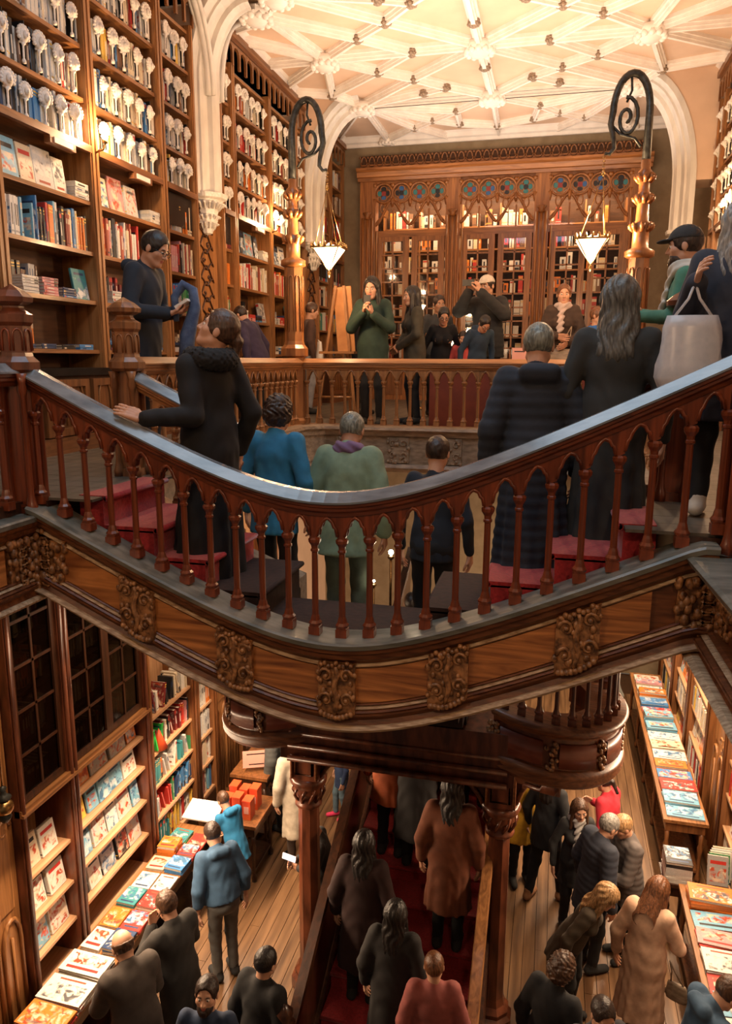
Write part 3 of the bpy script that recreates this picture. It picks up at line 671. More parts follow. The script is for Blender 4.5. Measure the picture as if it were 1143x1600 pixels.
# shelves in the alcove behind the glass
for k in range(3):
    x0 = -3.6 + k * 1.61
    t = thing('bookcase', 'lit bookcase seen through the %s pair of glazed doors in the back wall' % pick(k, 'left-hand', 'middle', 'right-hand'), 'bookcase', (x0 + .75, YB + 1.1, U))
    for j in range(8):
        m = MB(); m.box(x0, x0 + 1.5, YB + .95, YB + 1.28, U + .35 + j * .43, U + .38 + j * .43); m.build('shelf', 'light_wood_x', t)
    for x in (x0, x0 + .74, x0 + 1.48):
        m = MB(); m.box(x, x + .03, YB + .93, YB + 1.28, U, U + 3.8); m.build('upright', 'light_wood', t)
# ================================================================= balustrades
def zb(x): return 4.394 + math.sqrt((.5 * (x + 1.06)) ** 2 + .28 ** 2)
def zr(x): return 5.077 + math.sqrt((.53 * (x + 1.10)) ** 2 + .34 ** 2)
BAL = MB()
BAL.box(-.030, .030, -.030, .030, 0, .045); BAL.box(-.026, .026, -.026, .026, .045, .055)
BAL.lathe((0, 0, 0), [(.034, .055), (.036, .065), (.026, .078), (.022, .095), (.0175, .11), (.016, .45), (.022, .455), (.022, .465), (.017, .47), (.019, .485), (.032, .505), (.034, .52), (.026, .53)], 8, sm=False, rot=PI / 8)
BALM = {k: BAL.mesh('baluster', k) for k in ('rail_wood', 'light_wood', 'column_wood')}
def arch_between(m, p0, p1, z0, z1, zrail, top=-.095, spring=-.215, dp=.016):
    # p0,p1: plan points of two balusters, zrail(u): rail height along the gap
    A, B = Vector((p0[0], p0[1], 0)), Vector((p1[0], p1[1], 0)); L = (B - A).length; d = (B - A) / L; n_ = Vector((d.y, -d.x, 0))
    def W(u, v, q): p = A + d * u + n_ * q; return (p.x, p.y, zrail(u / L) + v)
    e = .020; w_ = L - 2 * e; h = -top + spring + .018; h = abs(spring - top) - .022
    cur = []
    N = 12
    for i in range(N + 1):
        s_ = i / N; k = s_ if s_ <= .5 else 1 - s_
        z = math.sqrt(max(0, 1 - (1 - k) ** 2)) / .8660
        cusp = -.010 * math.exp(-((k - .16) / .05) ** 2)
        cur.append((e + w_ * s_ + (.0 if s_ in (0, 1) else 0), spring + h * z + cusp * 1.4))
    poly = [(0, spring)] + cur + [(L, spring), (L, top), (0, top)]
    m.prism(poly, -dp, dp, W)
    m.tube([W(u, v + .012, dp + .004) for u, v in cur], .010, 4)
    m.tube([W(u, v + .012, -dp - .004) for u, v in cur], .010, 4)
def balustrade(name, label, pts, zbf, zrf, mats=('rail_wood', 'rail_wood_x', 'handrail_sheen'), hand=None, group=None, base=True, kind2='ledge'):
    # pts: plan positions of balusters; zbf/zrf: functions of (x, y)
    t = thing(name, label, 'railing', (sum(p[0] for p in pts) / len(pts), sum(p[1] for p in pts) / len(pts), min(zbf(*p) for p in pts)), group)
    hp = hand or pts
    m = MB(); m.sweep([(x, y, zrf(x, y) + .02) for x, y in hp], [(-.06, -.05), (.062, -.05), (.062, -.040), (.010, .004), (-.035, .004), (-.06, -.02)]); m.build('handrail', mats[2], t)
    m = MB(); m.sweep([(x, y, zrf(x, y) + .02) for x, y in hp], [(-.045, -.05), (-.025, -.118), (.026, -.118), (.03, -.10), (.043, -.088), (.043, -.075), (.052, -.068), (.052, -.05)]); m.build('rail_moulding', mats[1], t)
    if base:
        m = MB(); m.sweep([(x, y, zbf(x, y)) for x, y in hp], [(-.06, -.05), (.06, -.05), (.06, -.01), (.045, .0), (-.045, .0), (-.06, -.01)]); m.build('base_rail', mats[1], t)
    for i, (x, y) in enumerate(pts):
        h = zrf(x, y) - .215 - zbf(x, y)
        o = link_mesh('baluster', BALM[mats[0]], t, (x, y, zbf(x, y)), None, (1, 1, h / .53))
        if i < len(pts) - 1:
            x2, y2 = pts[i + 1]; m = MB()
            arch_between(m, (x, y), (x2, y2), 0, 0, lambda s_: zrf(x + (x2 - x) * s_, y + (y2 - y) * s_)); m.build('arch', mats[0], t)
    return t
PB = .1467
npts = [(-2.634 - .147 + PB * k, 3.6) for k in range(25)]
hand = [(-2.80, 3.6)] + [(-2.78 + k * .07, 3.6) for k in range(52)]
near = balustrade('stair_railing', 'curved dark red wooden stair railing with pointed arches sweeping across the foreground', npts, lambda x, y: zb(x), lambda x, y: zr(x), hand=hand, base=False)
lf = [(-2.86, 3.42 - PB * k) for k in range(12)][::-1]
balustrade('gallery_railing', 'short piece of gallery railing left of the near left newel post', lf, lambda x, y: 5.29, lambda x, y: 6.05, ('rail_wood', 'rail_wood_y', 'handrail_sheen'), hand=[(-2.86, 1.7), (-2.86, 3.56)], base=False)
rf = [(.84, 3.42 - PB * k) for k in range(12)]
balustrade('gallery_railing', 'piece of gallery railing at the right picture edge beside the near right newel', rf, lambda x, y: 5.27, lambda x, y: 6.05, ('rail_wood', 'rail_wood_y', 'handrail_sheen'), hand=[(.84, 3.56), (.84, 1.7)], base=False)
# rear gallery and side galleries
rp = [(-2.70 + .1464 * k, 8.1) for k in range(24)]
balustrade('gallery_railing', 'golden-brown gallery railing running straight across behind the stairs', rp, lambda x, y: 5.40, lambda x, y: 6.09, ('light_wood', 'light_wood_x', 'light_wood_x'), hand=[(-2.8, 8.1), (.68, 8.1)])
sl = [(-2.78, 4.72 + .146 * k) for k in range(23)]
balustrade('gallery_railing', 'left side gallery railing running back from the newel beside the reading man', sl, lambda x, y: 5.40, lambda x, y: 6.09, ('light_wood', 'light_wood_y', 'light_wood_y'), hand=[(-2.78, 4.6), (-2.78, 8.04)])
sr = [(.66, 8.0 - .146 * k) for k in range(23)]
balustrade('gallery_railing', 'right side gallery railing running back behind the people on the right', sr, lambda x, y: 5.40, lambda x, y: 6.09, ('light_wood', 'light_wood_y', 'light_wood_y'), hand=[(.66, 8.04), (.66, 4.6)])
il = [(-2.56 + PB * k, 4.5) for k in range(5)]
balustrade('stair_railing', 'inner stair railing going down from the newel behind the woman in black', il, lambda x, y: zb(x), lambda x, y: zr(x) + .02, ('light_wood', 'light_wood_x', 'handrail_sheen'), hand=[(-2.66 + .1 * k, 4.5) for k in range(8)])
ir = [(mir(-2.56) - PB * k, 4.5) for k in range(5)][::-1]
balustrade('stair_railing', 'inner stair railing on the right behind the long-haired person in a dark coat', ir, lambda x, y: zb(x), lambda x, y: zr(x) + .02, ('rail_wood', 'rail_wood_x', 'handrail_sheen'), hand=[(mir(-2.66) - .1 * k, 4.5) for k in range(8)][::-1])
# ---------------------------------------------------------------- stair body: stringer, fascia, treads
body = thing('staircase', 'upper part of the curved double staircase with carved fascia and red carpet treads', 'staircase', (XC, 4.0, 4.1))
cl = [(-2.86, 1.2, 5.25), (-2.86, 3.6, 5.25)] + [(-2.86 + .06 * k, 3.6, zb(max(-2.78, min(.66, -2.86 + .06 * k)))) for k in range(1, 61)] + [(.84, 3.6, 5.25), (.84, 1.2, 5.25)]
def band(nm, mat_, prof, segs=None): m = MB(); m.sweep(cl, prof); return m.build(nm, mat_, body)
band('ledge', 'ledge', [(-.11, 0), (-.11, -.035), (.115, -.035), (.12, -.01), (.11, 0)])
band('upper_moulding', 'moulding', [(-.09, -.035), (-.09, -.13), (.045, -.13), (.055, -.115), (.075, -.10), (.08, -.075), (.10, -.06), (.105, -.035)])
band('gilt_bead', 'gilt', [(.03, -.13), (.03, -.148), (.055, -.15), (.068, -.14), (.055, -.13)])
band('fascia_core', 'moulding', [(-.09, -.13), (-.09, -.43), (.03, -.43), (.03, -.13)])
for k in range(3): band('gilt_bead', 'gilt' if k == 1 else 'moulding', [(.02, -.350 - k * .017), (.02, -.366 - k * .017), (.052 + k * .012, -.366 - k * .017), (.060 + k * .012, -.358 - k * .017), (.050 + k * .012, -.350 - k * .017)])
band('lower_moulding', 'moulding', [(-.09, -.40), (-.09, -.50), (.07, -.50), (.075, -.47), (.06, -.44), (.085, -.41), (.085, -.40)])
band('gilt_bead', 'gilt', [(.03, -.465), (.03, -.495), (.095, -.495), (.105, -.48), (.09, -.465)])
ORN = [-2.17, -1.60, -1.03, -.45, .16]
def zf(x): return zb(max(-2.78, min(.66, x)))
def carve(xc, wd=.20):
    m = MB(); rr = random.Random(int(xc * 77) + 500)
    Y = 3.6 - .05
    m.prism([(xc - wd / 2, -.125), (xc + wd / 2, -.125), (xc + wd / 2, -.40), (xc - wd / 2, -.40)], 0, .03, lambda u, v, d: (u, Y - .005 - d, zf(u) + v))
    for g in (-1, 1):
        for zz in (-.185, -.32):
            c0 = (xc + g * wd * .27, zz)
            m.tube([(c0[0] + g * .038 * (1 - i / 15) * math.cos(i * .55), Y - .042, zf(c0[0]) + c0[1] + .045 * (1 - i / 15) * math.sin(i * .55)) for i in range(13)], [.012 - .0005 * i for i in range(13)], 5)
            m.ball((c0[0], Y - .045, zf(c0[0]) + c0[1]), .014, 0, 6, 4)
            for k in range(5):
                a = rr.random() * 6; px = c0[0] + .045 * math.cos(a); m.ball((px, Y - .04, zf(px) + c0[1] + .05 * math.sin(a)), .011 + rr.random() * .008, 0, 6, 4, (1, .8, 1.3))
    m.tube([(xc + .008 * math.sin(k * 1.1), Y - .045, zf(xc) - .13 - k * .027) for k in range(11)], [.010 + .006 * math.sin(k * .31) for k in range(11)], 6)
    for k in range(9):
        u_ = xc - wd / 2 + .02 + k * (wd - .04) / 8
        m.ball((u_, Y - .04, zf(u_) - .125 + .01 * math.sin(k * 2)), .015, 0, 6, 4); m.ball((u_, Y - .045, zf(u_) - .395 - .02 * math.sin(PI * k / 8)), .017, 0, 6, 4)
    m.build('carved_ornament', 'carving', body)
for x in ORN: carve(x)
edges = [-2.70, ORN[0]] + ORN[1:] + [.58]
for i in range(len(edges) - 1):
    a = edges[i] + (.1 if i else .02); c = edges[i + 1] - .1; m = MB(); n = 8
    top = [(a + (c - a) * k / n, -.155) for k in range(n + 1)]; bot = [(a + (c - a) * k / n, -.345) for k in range(n + 1)][::-1]
    vs = []
    for k in range(n + 1):
        x = a + (c - a) * k / n
        vs += [(x, 3.545, zf(x) - .155), (x, 3.545, zf(x) - .345), (x, 3.57, zf(x) - .155), (x, 3.57, zf(x) - .345)]
    fs = []
    for k in range(n): o_ = k * 4; fs += [(o_, o_ + 1, o_ + 5, o_ + 4), (o_, o_ + 4, o_ + 6, o_ + 2), (o_ + 1, o_ + 3, o_ + 7, o_ + 5)]
    fs += [(0, 2, 3, 1), (n * 4, n * 4 + 1, n * 4 + 3, n * 4 + 2)]
    m.add(vs, fs, sm=False); m.build('fascia_panel', 'fascia', body)
for xs, g in ((-2.86, 1), (.84, -1)):
    m = MB(); m.box(min(xs + g * .03, xs + g * .055), max(xs + g * .03, xs + g * .055), 1.3, 3.30, 5.25 - .345, 5.25 - .155); m.build('fascia_panel', 'fascia_y', body)
    m = MB(); m.box(min(xs, xs + g * .052), max(xs, xs + g * .052), 3.34, 3.6, 4.85, 5.12); m.box(min(xs, xs + g * .25), max(xs, xs + g * .25), 3.547, 3.6, 4.87, 5.10); rr = random.Random(9)
    for k in range(60):
        on = k % 2; u_ = rr.random() * .2; v_ = -.13 - rr.random() * .28
        p = (xs + g * .062, 3.52 - u_, 5.25 + v_) if on else (xs + g * (.07 + u_), 3.6 - .062, zf(xs + g * (.07 + u_)) + v_)
        m.ball(p, .013 + rr.random() * .013, 0, 6, 4, (1, 1, 1.3))
    for k in range(6):
        z0 = 5.25 - .16 - k * .045; m.tube([(xs + g * .07, 3.52, z0), (xs + g * .075, 3.525, z0 - .05)], .02, 6)
        m.tube([(xs + g * (.12 + .03 * math.cos(i)), 3.535, z0 - .0 + .03 * math.sin(i)) for i in range(7)], .009, 4)
        m.tube([(xs + g * .065, 3.43 + .03 * math.cos(i), z0 + .03 * math.sin(i)) for i in range(7)], .009, 4)
    m.build('carved_ornament', 'carving', body)
# treads
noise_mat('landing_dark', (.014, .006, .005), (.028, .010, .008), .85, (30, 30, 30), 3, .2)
def step(x0, x1, y0, y1, z, nose, th=.175, mt='red_carpet'):
    m = MB(); m.box(x0, x1, y0, y1, z - th - .3, z - .02)
    if nose in ('+x', '-x'):
        xe = x1 if nose == '+x' else x0; sgn = 1 if nose == '+x' else -1
        m.box(min(x0, xe + sgn * .02), max(x1, xe + sgn * .02), y0, y1, z - .03, z); m.tube([(xe + sgn * .02, y0, z - .016), (xe + sgn * .02, y1, z - .016)], .017, 8)
    else:
        m.box(x0, x1, y0 - (.02 if nose == '-y' else 0), y1 + (.02 if nose == '+y' else 0), z - .03, z)
        ye = y0 - .02 if nose == '-y' else y1 + .02; m.tube([(x0, ye, z - .016), (x1, ye, z - .016)], .017, 8)
    m.build('tread', mt, body)
step(-2.62, -2.47, 3.72, 4.42, U + .005, '+x'); step(mir(-2.47), mir(-2.62), 3.72, 4.42, U + .005, '-x')
for k in range(1, 4):
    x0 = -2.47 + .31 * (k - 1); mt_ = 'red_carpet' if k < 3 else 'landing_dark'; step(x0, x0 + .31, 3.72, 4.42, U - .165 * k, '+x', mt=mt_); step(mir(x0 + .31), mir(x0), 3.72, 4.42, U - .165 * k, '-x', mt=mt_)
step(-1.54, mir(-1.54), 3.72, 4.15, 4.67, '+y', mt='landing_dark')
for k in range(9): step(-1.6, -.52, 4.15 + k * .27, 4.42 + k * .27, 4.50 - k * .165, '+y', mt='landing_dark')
m = MB()
for k in range(36):
    x0 = -2.62 + k * .0867; x1 = x0 + .0867; za, zc_ = zf(x0) - .5, zf(x1) - .5
    m.add([(x0, 3.66, za + .02), (x1, 3.66, zc_ + .02), (x1, 4.55, zc_ + .02), (x0, 4.55, za + .02), (x0, 3.66, za + .08), (x1, 3.66, zc_ + .08), (x1, 4.55, zc_ + .08), (x0, 4.55, za + .08)], [(0, 3, 2, 1), (4, 5, 6, 7), (0, 1, 5, 4), (2, 3, 7, 6), (1, 2, 6, 5), (3, 0, 4, 7)])
m.build('soffit', 'dark_wood', body)
for g in (0, 1):   # inner stringers
    m = MB(); pts = [(-2.64 + .1 * k) for k in range(12)]
    if g: pts = [mir(x) for x in pts][::-1]
    m.sweep([(x, 4.5, zb(x)) for x in pts], [(-.07, -.05), (-.07, -.42), (.07, -.42), (.07, -.33), (.055, -.3), (.055, -.12), (.08, -.10), (.08, -.05)]); m.build('inner_stringer', 'fascia_grey', body)
# ---------------------------------------------------------------- newel posts
def newel(x, y, z0, z1, label, mat_='rail_wood', wd=.15, base=True):
    t = thing('newel_post', label, 'post', (x, y, z0))
    m = MB(); h = wd / 2
    m.box(x - h * .72, x + h * .72, y - h * .72, y + h * .72, z0 + .05, z1)
    m.build('post', mat_, t)
    for gx in (-1, 1):
        for gy in (-1, 1):
            m = MB(); m.lathe((x + gx * h * .85, y + gy * h * .85, z0), [(.034, 0), (.036, .04), (.028, .06), (.022, .09), (.019, .12), (.018, z1 - z0 - .12), (.028, z1 - z0 - .09), (.022, z1 - z0 - .05), (.034, z1 - z0)], 8); m.build('colonnette', mat_, t)
    m = MB(); m.box(x - h * 1.0, x + h * 1.0, y - h * 1.0, y + h * 1.0, z0, z0 + .05); m.build('plinth', mat_, t)
    m = MB(); R8 = [(h * 1.25, 0), (h * 1.55, .02), (h * 1.55, .06), (h * 1.15, .09), (h * 1.1, .11), (h * 1.1, .25), (h * 1.3, .27), (h * 1.35, .31), (h * .9, .33), (h * .75, .345), (h * .75, .355), (h * 1.4, .375), (h * 1.45, .40), (h * .9, .435), (.002, .47)]
    m.lathe((x, y, z1), R8, 8, rot=PI / 8, sm=False); m.build('cap', mat_ if mat_ != 'rail_wood' else 'column_wood', t)
    for k in range(8):
        a = k * PI / 4; cx_, cy_ = x + math.cos(a) * h * 1.04, y + math.sin(a) * h * 1.04; tx, ty = -math.sin(a), math.cos(a); m = MB(); ww = h * .3
        m.tube([(cx_ + tx * u, cy_ + ty * u, z1 + v) for u, v in [(-ww, .12)] + [(ww * math.cos(PI - PI * i / 6), .20 + .035 * math.sin(PI * i / 6)) for i in range(7)] + [(ww, .12)]], .006, 4); m.build('gothic_panel', mat_, t)
    return t
newel(-2.86, 3.60, 5.25, 6.02, 'near left newel post with octagonal cap at the left picture edge')
newel(.84, 3.60, 5.25, 6.02, 'near right newel post at the right picture edge')
newel(mir(-1.90), 4.5, 4.6, 5.50, 'small lower newel post behind the quilted navy jacket', 'case_wood', .11)
newel(-2.74, 4.5, U, 6.02, 'newel post with pointed cap in front of the man reading', 'case_wood')
newel(mir(-2.74) + .04, 4.5, U, 6.02, 'dark newel post behind the right part of the stair railing', 'rail_wood')
# rear gallery fascia (grey carved)
fas = thing('gallery_fascia', 'grey-brown carved fascia under the rear gallery railing', 'fascia', (XC, 8.0, 4.9))
pth = [(-2.70, 4.6, U), (-2.70, 7.75, U), (-2.45, 8.02, U), (mir(-2.45), 8.02, U), (mir(-2.70), 7.75, U), (mir(-2.70), 4.6, U)]
for nm, mt, pr in (('top_moulding', 'fascia_grey', [(-.05, .07), (.09, .06), (.10, .03), (.06, 0), (.05, -.04), (-.05, -.04)]), ('panel_band', 'fascia_grey', [(-.05, -.04), (.02, -.04), (.02, -.34), (-.05, -.34)]), ('bottom_moulding', 'fascia_grey', [(-.05, -.34), (.05, -.34), (.07, -.38), (.03, -.43), (-.05, -.43)])):
    m = MB(); m.sweep(pth, pr); m.build(nm, mt, fas)
rr = random.Random(4)
for k in range(5):
    xc = -2.2 + k * .57 + .0; m = MB()
    m.box(xc - .12, xc + .12, 7.965, 8.0, U - .33, U - .05)
    for j in range(26): m.ball((xc + rr.uniform(-.12, .12), 7.96, U - .05 - rr.random() * .28), rr.uniform(.012, .024), 0, 6, 4)
    for g in (-1, 1):
        for v in (-.12, -.25): m.tube([(xc + g * .06 + .04 * (1 - i / 14) * math.cos(i * .6), 7.955, U + v + .045 * (1 - i / 14) * math.sin(i * .6)) for i in range(11)], .008, 4)
    m.build('carved_ornament', 'fascia_grey', fas)
m = MB(); m.box(-1.45, .55, 8.32, 8.36, U, 5.98); m.build('red_screen', 'red_wall', fas) if 0 else None
pn = MB(); pn.box(-1.42, .52, 8.72, 8.76, U, 5.98)
tt = thing('counter', 'dark red panelled counter standing behind the rear gallery railing', 'counter', (-.45, 8.9, U))
pn.build('front_panel', 'red_wall', tt)
m = MB(); m.box(-1.46, .56, 8.70, 9.2, 5.98, 6.02); m.build('countertop', 'back_wood_x', tt)
m = MB(); m.box(-1.42, .52, 8.77, 9.18, U, 5.98); m.build('carcass', 'dark_wood', tt)
# ---------------------------------------------------------------- landing with rounded bays over the lower columns
land = thing('stair_landing', 'dark carved wooden stair landing with rounded bays resting on columns', 'landing', (XC, 5.9, 2.7))
m = MB(); m.box(-1.97, -.15, 5.15, 6.9, 3.0, 3.42); m.build('slab', 'column_wood', land)
for k in range(4):
    m = MB(); m.tube([(-1.9, 5.12 + k * .02, 3.02 + k * .1), (-.2, 5.12 + k * .02, 3.02 + k * .1)], .025, 6); m.build('moulding', 'column_wood', land)
def drum(cx_, a0, a1, sg):
    cy_ = 5.85; r0 = .70
    _b = MB.build
    def bt(m, nm, mt, par):
        m.v = [(v[0], v[1], v[2] + .30 * max(0, ((cx_ + sg * r0) - v[0]) * sg / (2 * r0)) ** 1.3 * (1 if v[2] > 2.9 else 0)) for v in m.v]; return _b(m, nm, mt, par)
    m = MB(); m.lathe((cx_, cy_, 0), [(r0 - .25, 3.42), (r0 + .03, 3.44), (r0 + .05, 3.41), (r0 + .03, 3.38), (r0, 3.36), (r0, 3.34)], 28, a0=a0, a1=a1); bt(m, 'rim', 'moulding', land)
    m = MB(); m.lathe((cx_, cy_, 0), [(r0, 3.34), (r0 - .005, 3.08)], 28, a0=a0, a1=a1); bt(m, 'drum', 'column_wood', land)
    m = MB(); m.lathe((cx_, cy_, 0), [(r0 - .005, 3.10), (r0 + .03, 3.08), (r0 + .04, 3.05), (r0 + .02, 3.02), (r0 + .035, 3.00), (r0 + .01, 2.96), (r0 - .06, 2.93)], 28, a0=a0, a1=a1); bt(m, 'lower_moulding', 'moulding', land)
    m = MB(); m.lathe((cx_, cy_ + .0, 0), [(r0 - .06, 2.94), (r0 - .2, 2.91), (r0 - .42, 2.85), (.22, 2.76), (.12, 2.72)], 28, a0=a0, a1=a1); bt(m, 'coving', 'column_wood', land)
    n = 5; da = (a1 - a0) / n
    for k in range(n):
        aa, ab = a0 + da * k + da * .14, a0 + da * (k + 1) - da * .14; mm = MB()
        pf = [(r0, 3.12), (r0 + .015, 3.12), (r0 + .015, 3.31), (r0, 3.31)]
        mm.lathe((cx_, cy_, 0), pf, 6, a0=aa, a1=ab); bt(mm, 'drum_panel', 'drum_red', land)
        mm = MB(); a = a0 + da * k
        for j in range(16):
            t_ = a + rr.uniform(-.06, .06); mm.ball((cx_ + (r0 + .012) * math.cos(t_), cy_ + (r0 + .012) * math.sin(t_), 3.10 + rr.random() * .23), .018, 0, 6, 4)
        bt(mm, 'carved_ornament', 'carving', land)
    for k in range(16):
        a = a0 + (a1 - a0) * (k + .5) / 16; link_mesh('baluster', BALM['column_wood'], land, (cx_ + (r0 - .05) * math.cos(a), cy_ + (r0 - .05) * math.sin(a), 3.44 + .30 * max(0, ((cx_ + sg * r0) - (cx_ + (r0 - .05) * math.cos(a))) * sg / (2 * r0)) ** 1.3))
    m = MB(); m.lathe((cx_, cy_, 0), [(r0 - .11, 4.0), (r0 + .01, 4.0), (r0 + .01, 4.08), (r0 - .11, 4.08)], 28, a0=a0, a1=a1); bt(m, 'handrail', 'rail_wood', land)
    for k in range(3):
        m = MB(); pts = []
        for i in range(12):
            q_ = i / 11; r_ = .25 + (r0 - .35) * q_; a = a0 + .3 + k * .5 + q_ * .5; pts.append((cx_ + r_ * math.cos(a), cy_ + r_ * math.sin(a), 2.76 + .15 * q_ ** .6))
        m.tube(pts, .022, 5); bt(m, 'cove_rib', 'column_wood', land)
noise_mat('drum_red', (.13, .03, .018), (.22, .065, .04), .35, (6, 6, 6), 4, .1, coat=.3)
drum(-.06, -PI * .62, PI * .35, 1); drum(-1.98, PI * .65, PI * 1.62, -1)
def lower_column(x, y, label):
    t = thing('column', label, 'column', (x, y, 0), 'slender carved columns under the stair landing')
    m = MB(); m.lathe((x, y, 0), [(.19, 0), (.19, .12), (.15, .15), (.16, .2), (.12, .25), (.105, .32), (.098, 2.02)], 8, rot=PI / 8, sm=False); m.build('shaft', 'column_wood', t)
    m = MB(); m.lathe((x, y, 0), [(.10, 1.98), (.13, 2.0), (.13, 2.03), (.105, 2.05), (.12, 2.12), (.15, 2.16), (.14, 2.19), (.17, 2.23), (.18, 2.27), (.16, 2.30)], 12)
    for k in range(10):
        a = 2 * PI * k / 10; m.tube([(x + .11 * math.cos(a), y + .11 * math.sin(a), 2.05), (x + .15 * math.cos(a + .2), y + .15 * math.sin(a + .2), 2.13), (x + .14 * math.cos(a + .4), y + .14 * math.sin(a + .4), 2.2)], .014, 4)
    m.build('capital', 'column_wood', t)
    m = MB(); h = .13; m.box(x - h, x + h, y - h, y + h, 2.30, 3.0); m.build('pier', 'column_wood', t)
    for g in (-1, 1):
        m = MB(); m.tube([(x - h * .6, y - h - .008, 2.36), (x - h * .6, y - h - .008, 2.8), (x, y - h - .008, 2.88), (x + h * .6, y - h - .008, 2.8), (x + h * .6, y - h - .008, 2.36)], .012, 4, 0, True); m.tube([(x + g * h * .9, y - h - .01, 2.32), (x + g * h * .9, y - h - .01, 2.95)], .014, 5); m.build('pier_panel', 'moulding', t)
    return t
lower_column(-2.06, 6.1, 'slender carved column left of the lower stair flight')
lower_column(-.28, 6.1, 'slender carved column right of the lower stair flight')
def bracket(x0, x1, y, z_s, z_t, label):
    # carved spandrel from a column at x0 to the arch crown at x1
    t = thing('arch_bracket', label, 'bracket', ((x0 + x1) / 2, y, z_s)); g = 1 if x1 > x0 else -1; L = abs(x1 - x0)
    cur = [(L * math.sin(PI / 2 * i / 12), z_s + (z_t - .06 - z_s) * (1 - math.cos(PI / 2 * i / 12)) ** .0 * math.sin(PI / 2 * i / 12) ** .75) for i in range(13)]
    cur = [(L * i / 12, z_s + (z_t - .05 - z_s) * math.sin(PI / 2 * i / 12) ** .7) for i in range(13)]
    m = MB(); m.prism([(0, z_s)] + cur[1:] + [(L, z_t), (0, z_t)], -.03, .03, lambda u, v, d: (x0 + g * u, y + d, v)); m.build('web', 'column_wood', t)
    m = MB(); m.tube([(x0 + g * u, y - .04, v + .01) for u, v in cur], .022, 5); m.tube([(x0, y - .04, z_t - .02), (x1, y - .04, z_t - .02)], .02, 5); m.build('edge_moulding', 'moulding', t)
    for k in range(4):
        c0 = (.10 + k * .13 * L / .75, z_t - .10 - .05 * max(0, 1.6 - k)); rr0 = .075 - .014 * k; m = MB()
        if c0[0] > L - .05: break
        m.tube([(x0 + g * (c0[0] + rr0 * (1 - i / 17) * math.cos(i * .55 + k)), y - .036, c0[1] + rr0 * (1 - i / 17) * math.sin(i * .55 + k)) for i in range(15)], .009, 4); m.build('scroll', 'moulding', t)
bracket(-1.93, -1.17, 6.1, 2.30, 2.78, 'carved scrollwork bracket right of the left column, under the landing')
bracket(-.41, -1.17, 6.1, 2.22, 2.78, 'carved scrollwork bracket left of the right column, under the landing')
bracket(-.15, .35, 6.1, 2.30, 2.86, 'small carved bracket right of the right column')
bracket(-2.19, -2.6, 6.1, 2.40, 2.86, 'small carved bracket left of the left column')
m = MB(); m.box(-2.2, -.12, 6.0, 6.2, 2.78, 2.98); m.build('beam', 'column_wood', land)
# ---------------------------------------------------------------- lower flight
low = thing('staircase', 'lower straight stair flight with red carpet rising between the two columns', 'staircase', (-1.07, 6.8, 0))
x0, x1 = -1.70, -.42
for k in range(16):
    y0 = 4.7 + k * .3; z = .17 * (k + 1)
    m = MB(); m.box(x0, x1, y0, y0 + .3, max(0, z - .5), z - .03); m.box(x0, x1, y0 - .02, y0 + .3, z - .03, z); m.tube([(x0, y0 - .02, z - .016), (x1, y0 - .02, z - .016)], .017, 8)
    m.build('tread', 'red_carpet', low)
for xs in (x0 - .05, x1 + .05):
    m = MB(); P = [(4.55, 0), (9.5, 0), (9.5, 2.85), (4.55, .10)]
    m.prism(P, -.045, .045, lambda u, v, d: (xs + d, u, v)); m.build('string_board', 'dark_wood', low)
    m = MB(); m.sweep([(xs, 4.6, .95), (xs, 9.5, 3.67)], [(-.05, -.04), (.05, -.04), (.04, .01), (-.04, .01)]); m.build('handrail', 'dark_wood_y' if xs < -1 else 'light_wood_y', low)  # right rail in lighter wood: its lit edge is put into the colour
    m = MB(); P = [(4.6, .14), (9.45, 2.85), (9.45, 3.62), (4.6, .9)]; m.prism(P, -.012, .012, lambda u, v, d: (xs + d, u, v)); m.build('balustrade_panel', 'dark_wood', low)
    m = MB(); m.lathe((xs, 4.55, 0), [(.1, 0), (.1, .12), (.07, .15), (.065, 1.05), (.09, 1.08), (.09, 1.14), (.05, 1.18), (.07, 1.25), (.001, 1.32)], 8); m.build('newel', 'dark_wood', low)
t = thing('newel_post', 'square wooden post standing on the ground floor behind the pink trainers', 'post', (-2.19, 9.1, 0))
m = MB(); m.box(-2.27, -2.11, 9.02, 9.18, 0, .9); m.build('post', 'case_wood', t)
m = MB(); m.box(-2.30, -2.08, 8.99, 9.21, .9, .95); m.build('cap', 'light_wood', t)
m = MB(); m.box(-2.30, -2.08, 8.99, 9.21, 0, .1); m.build('plinth', 'case_wood', t)
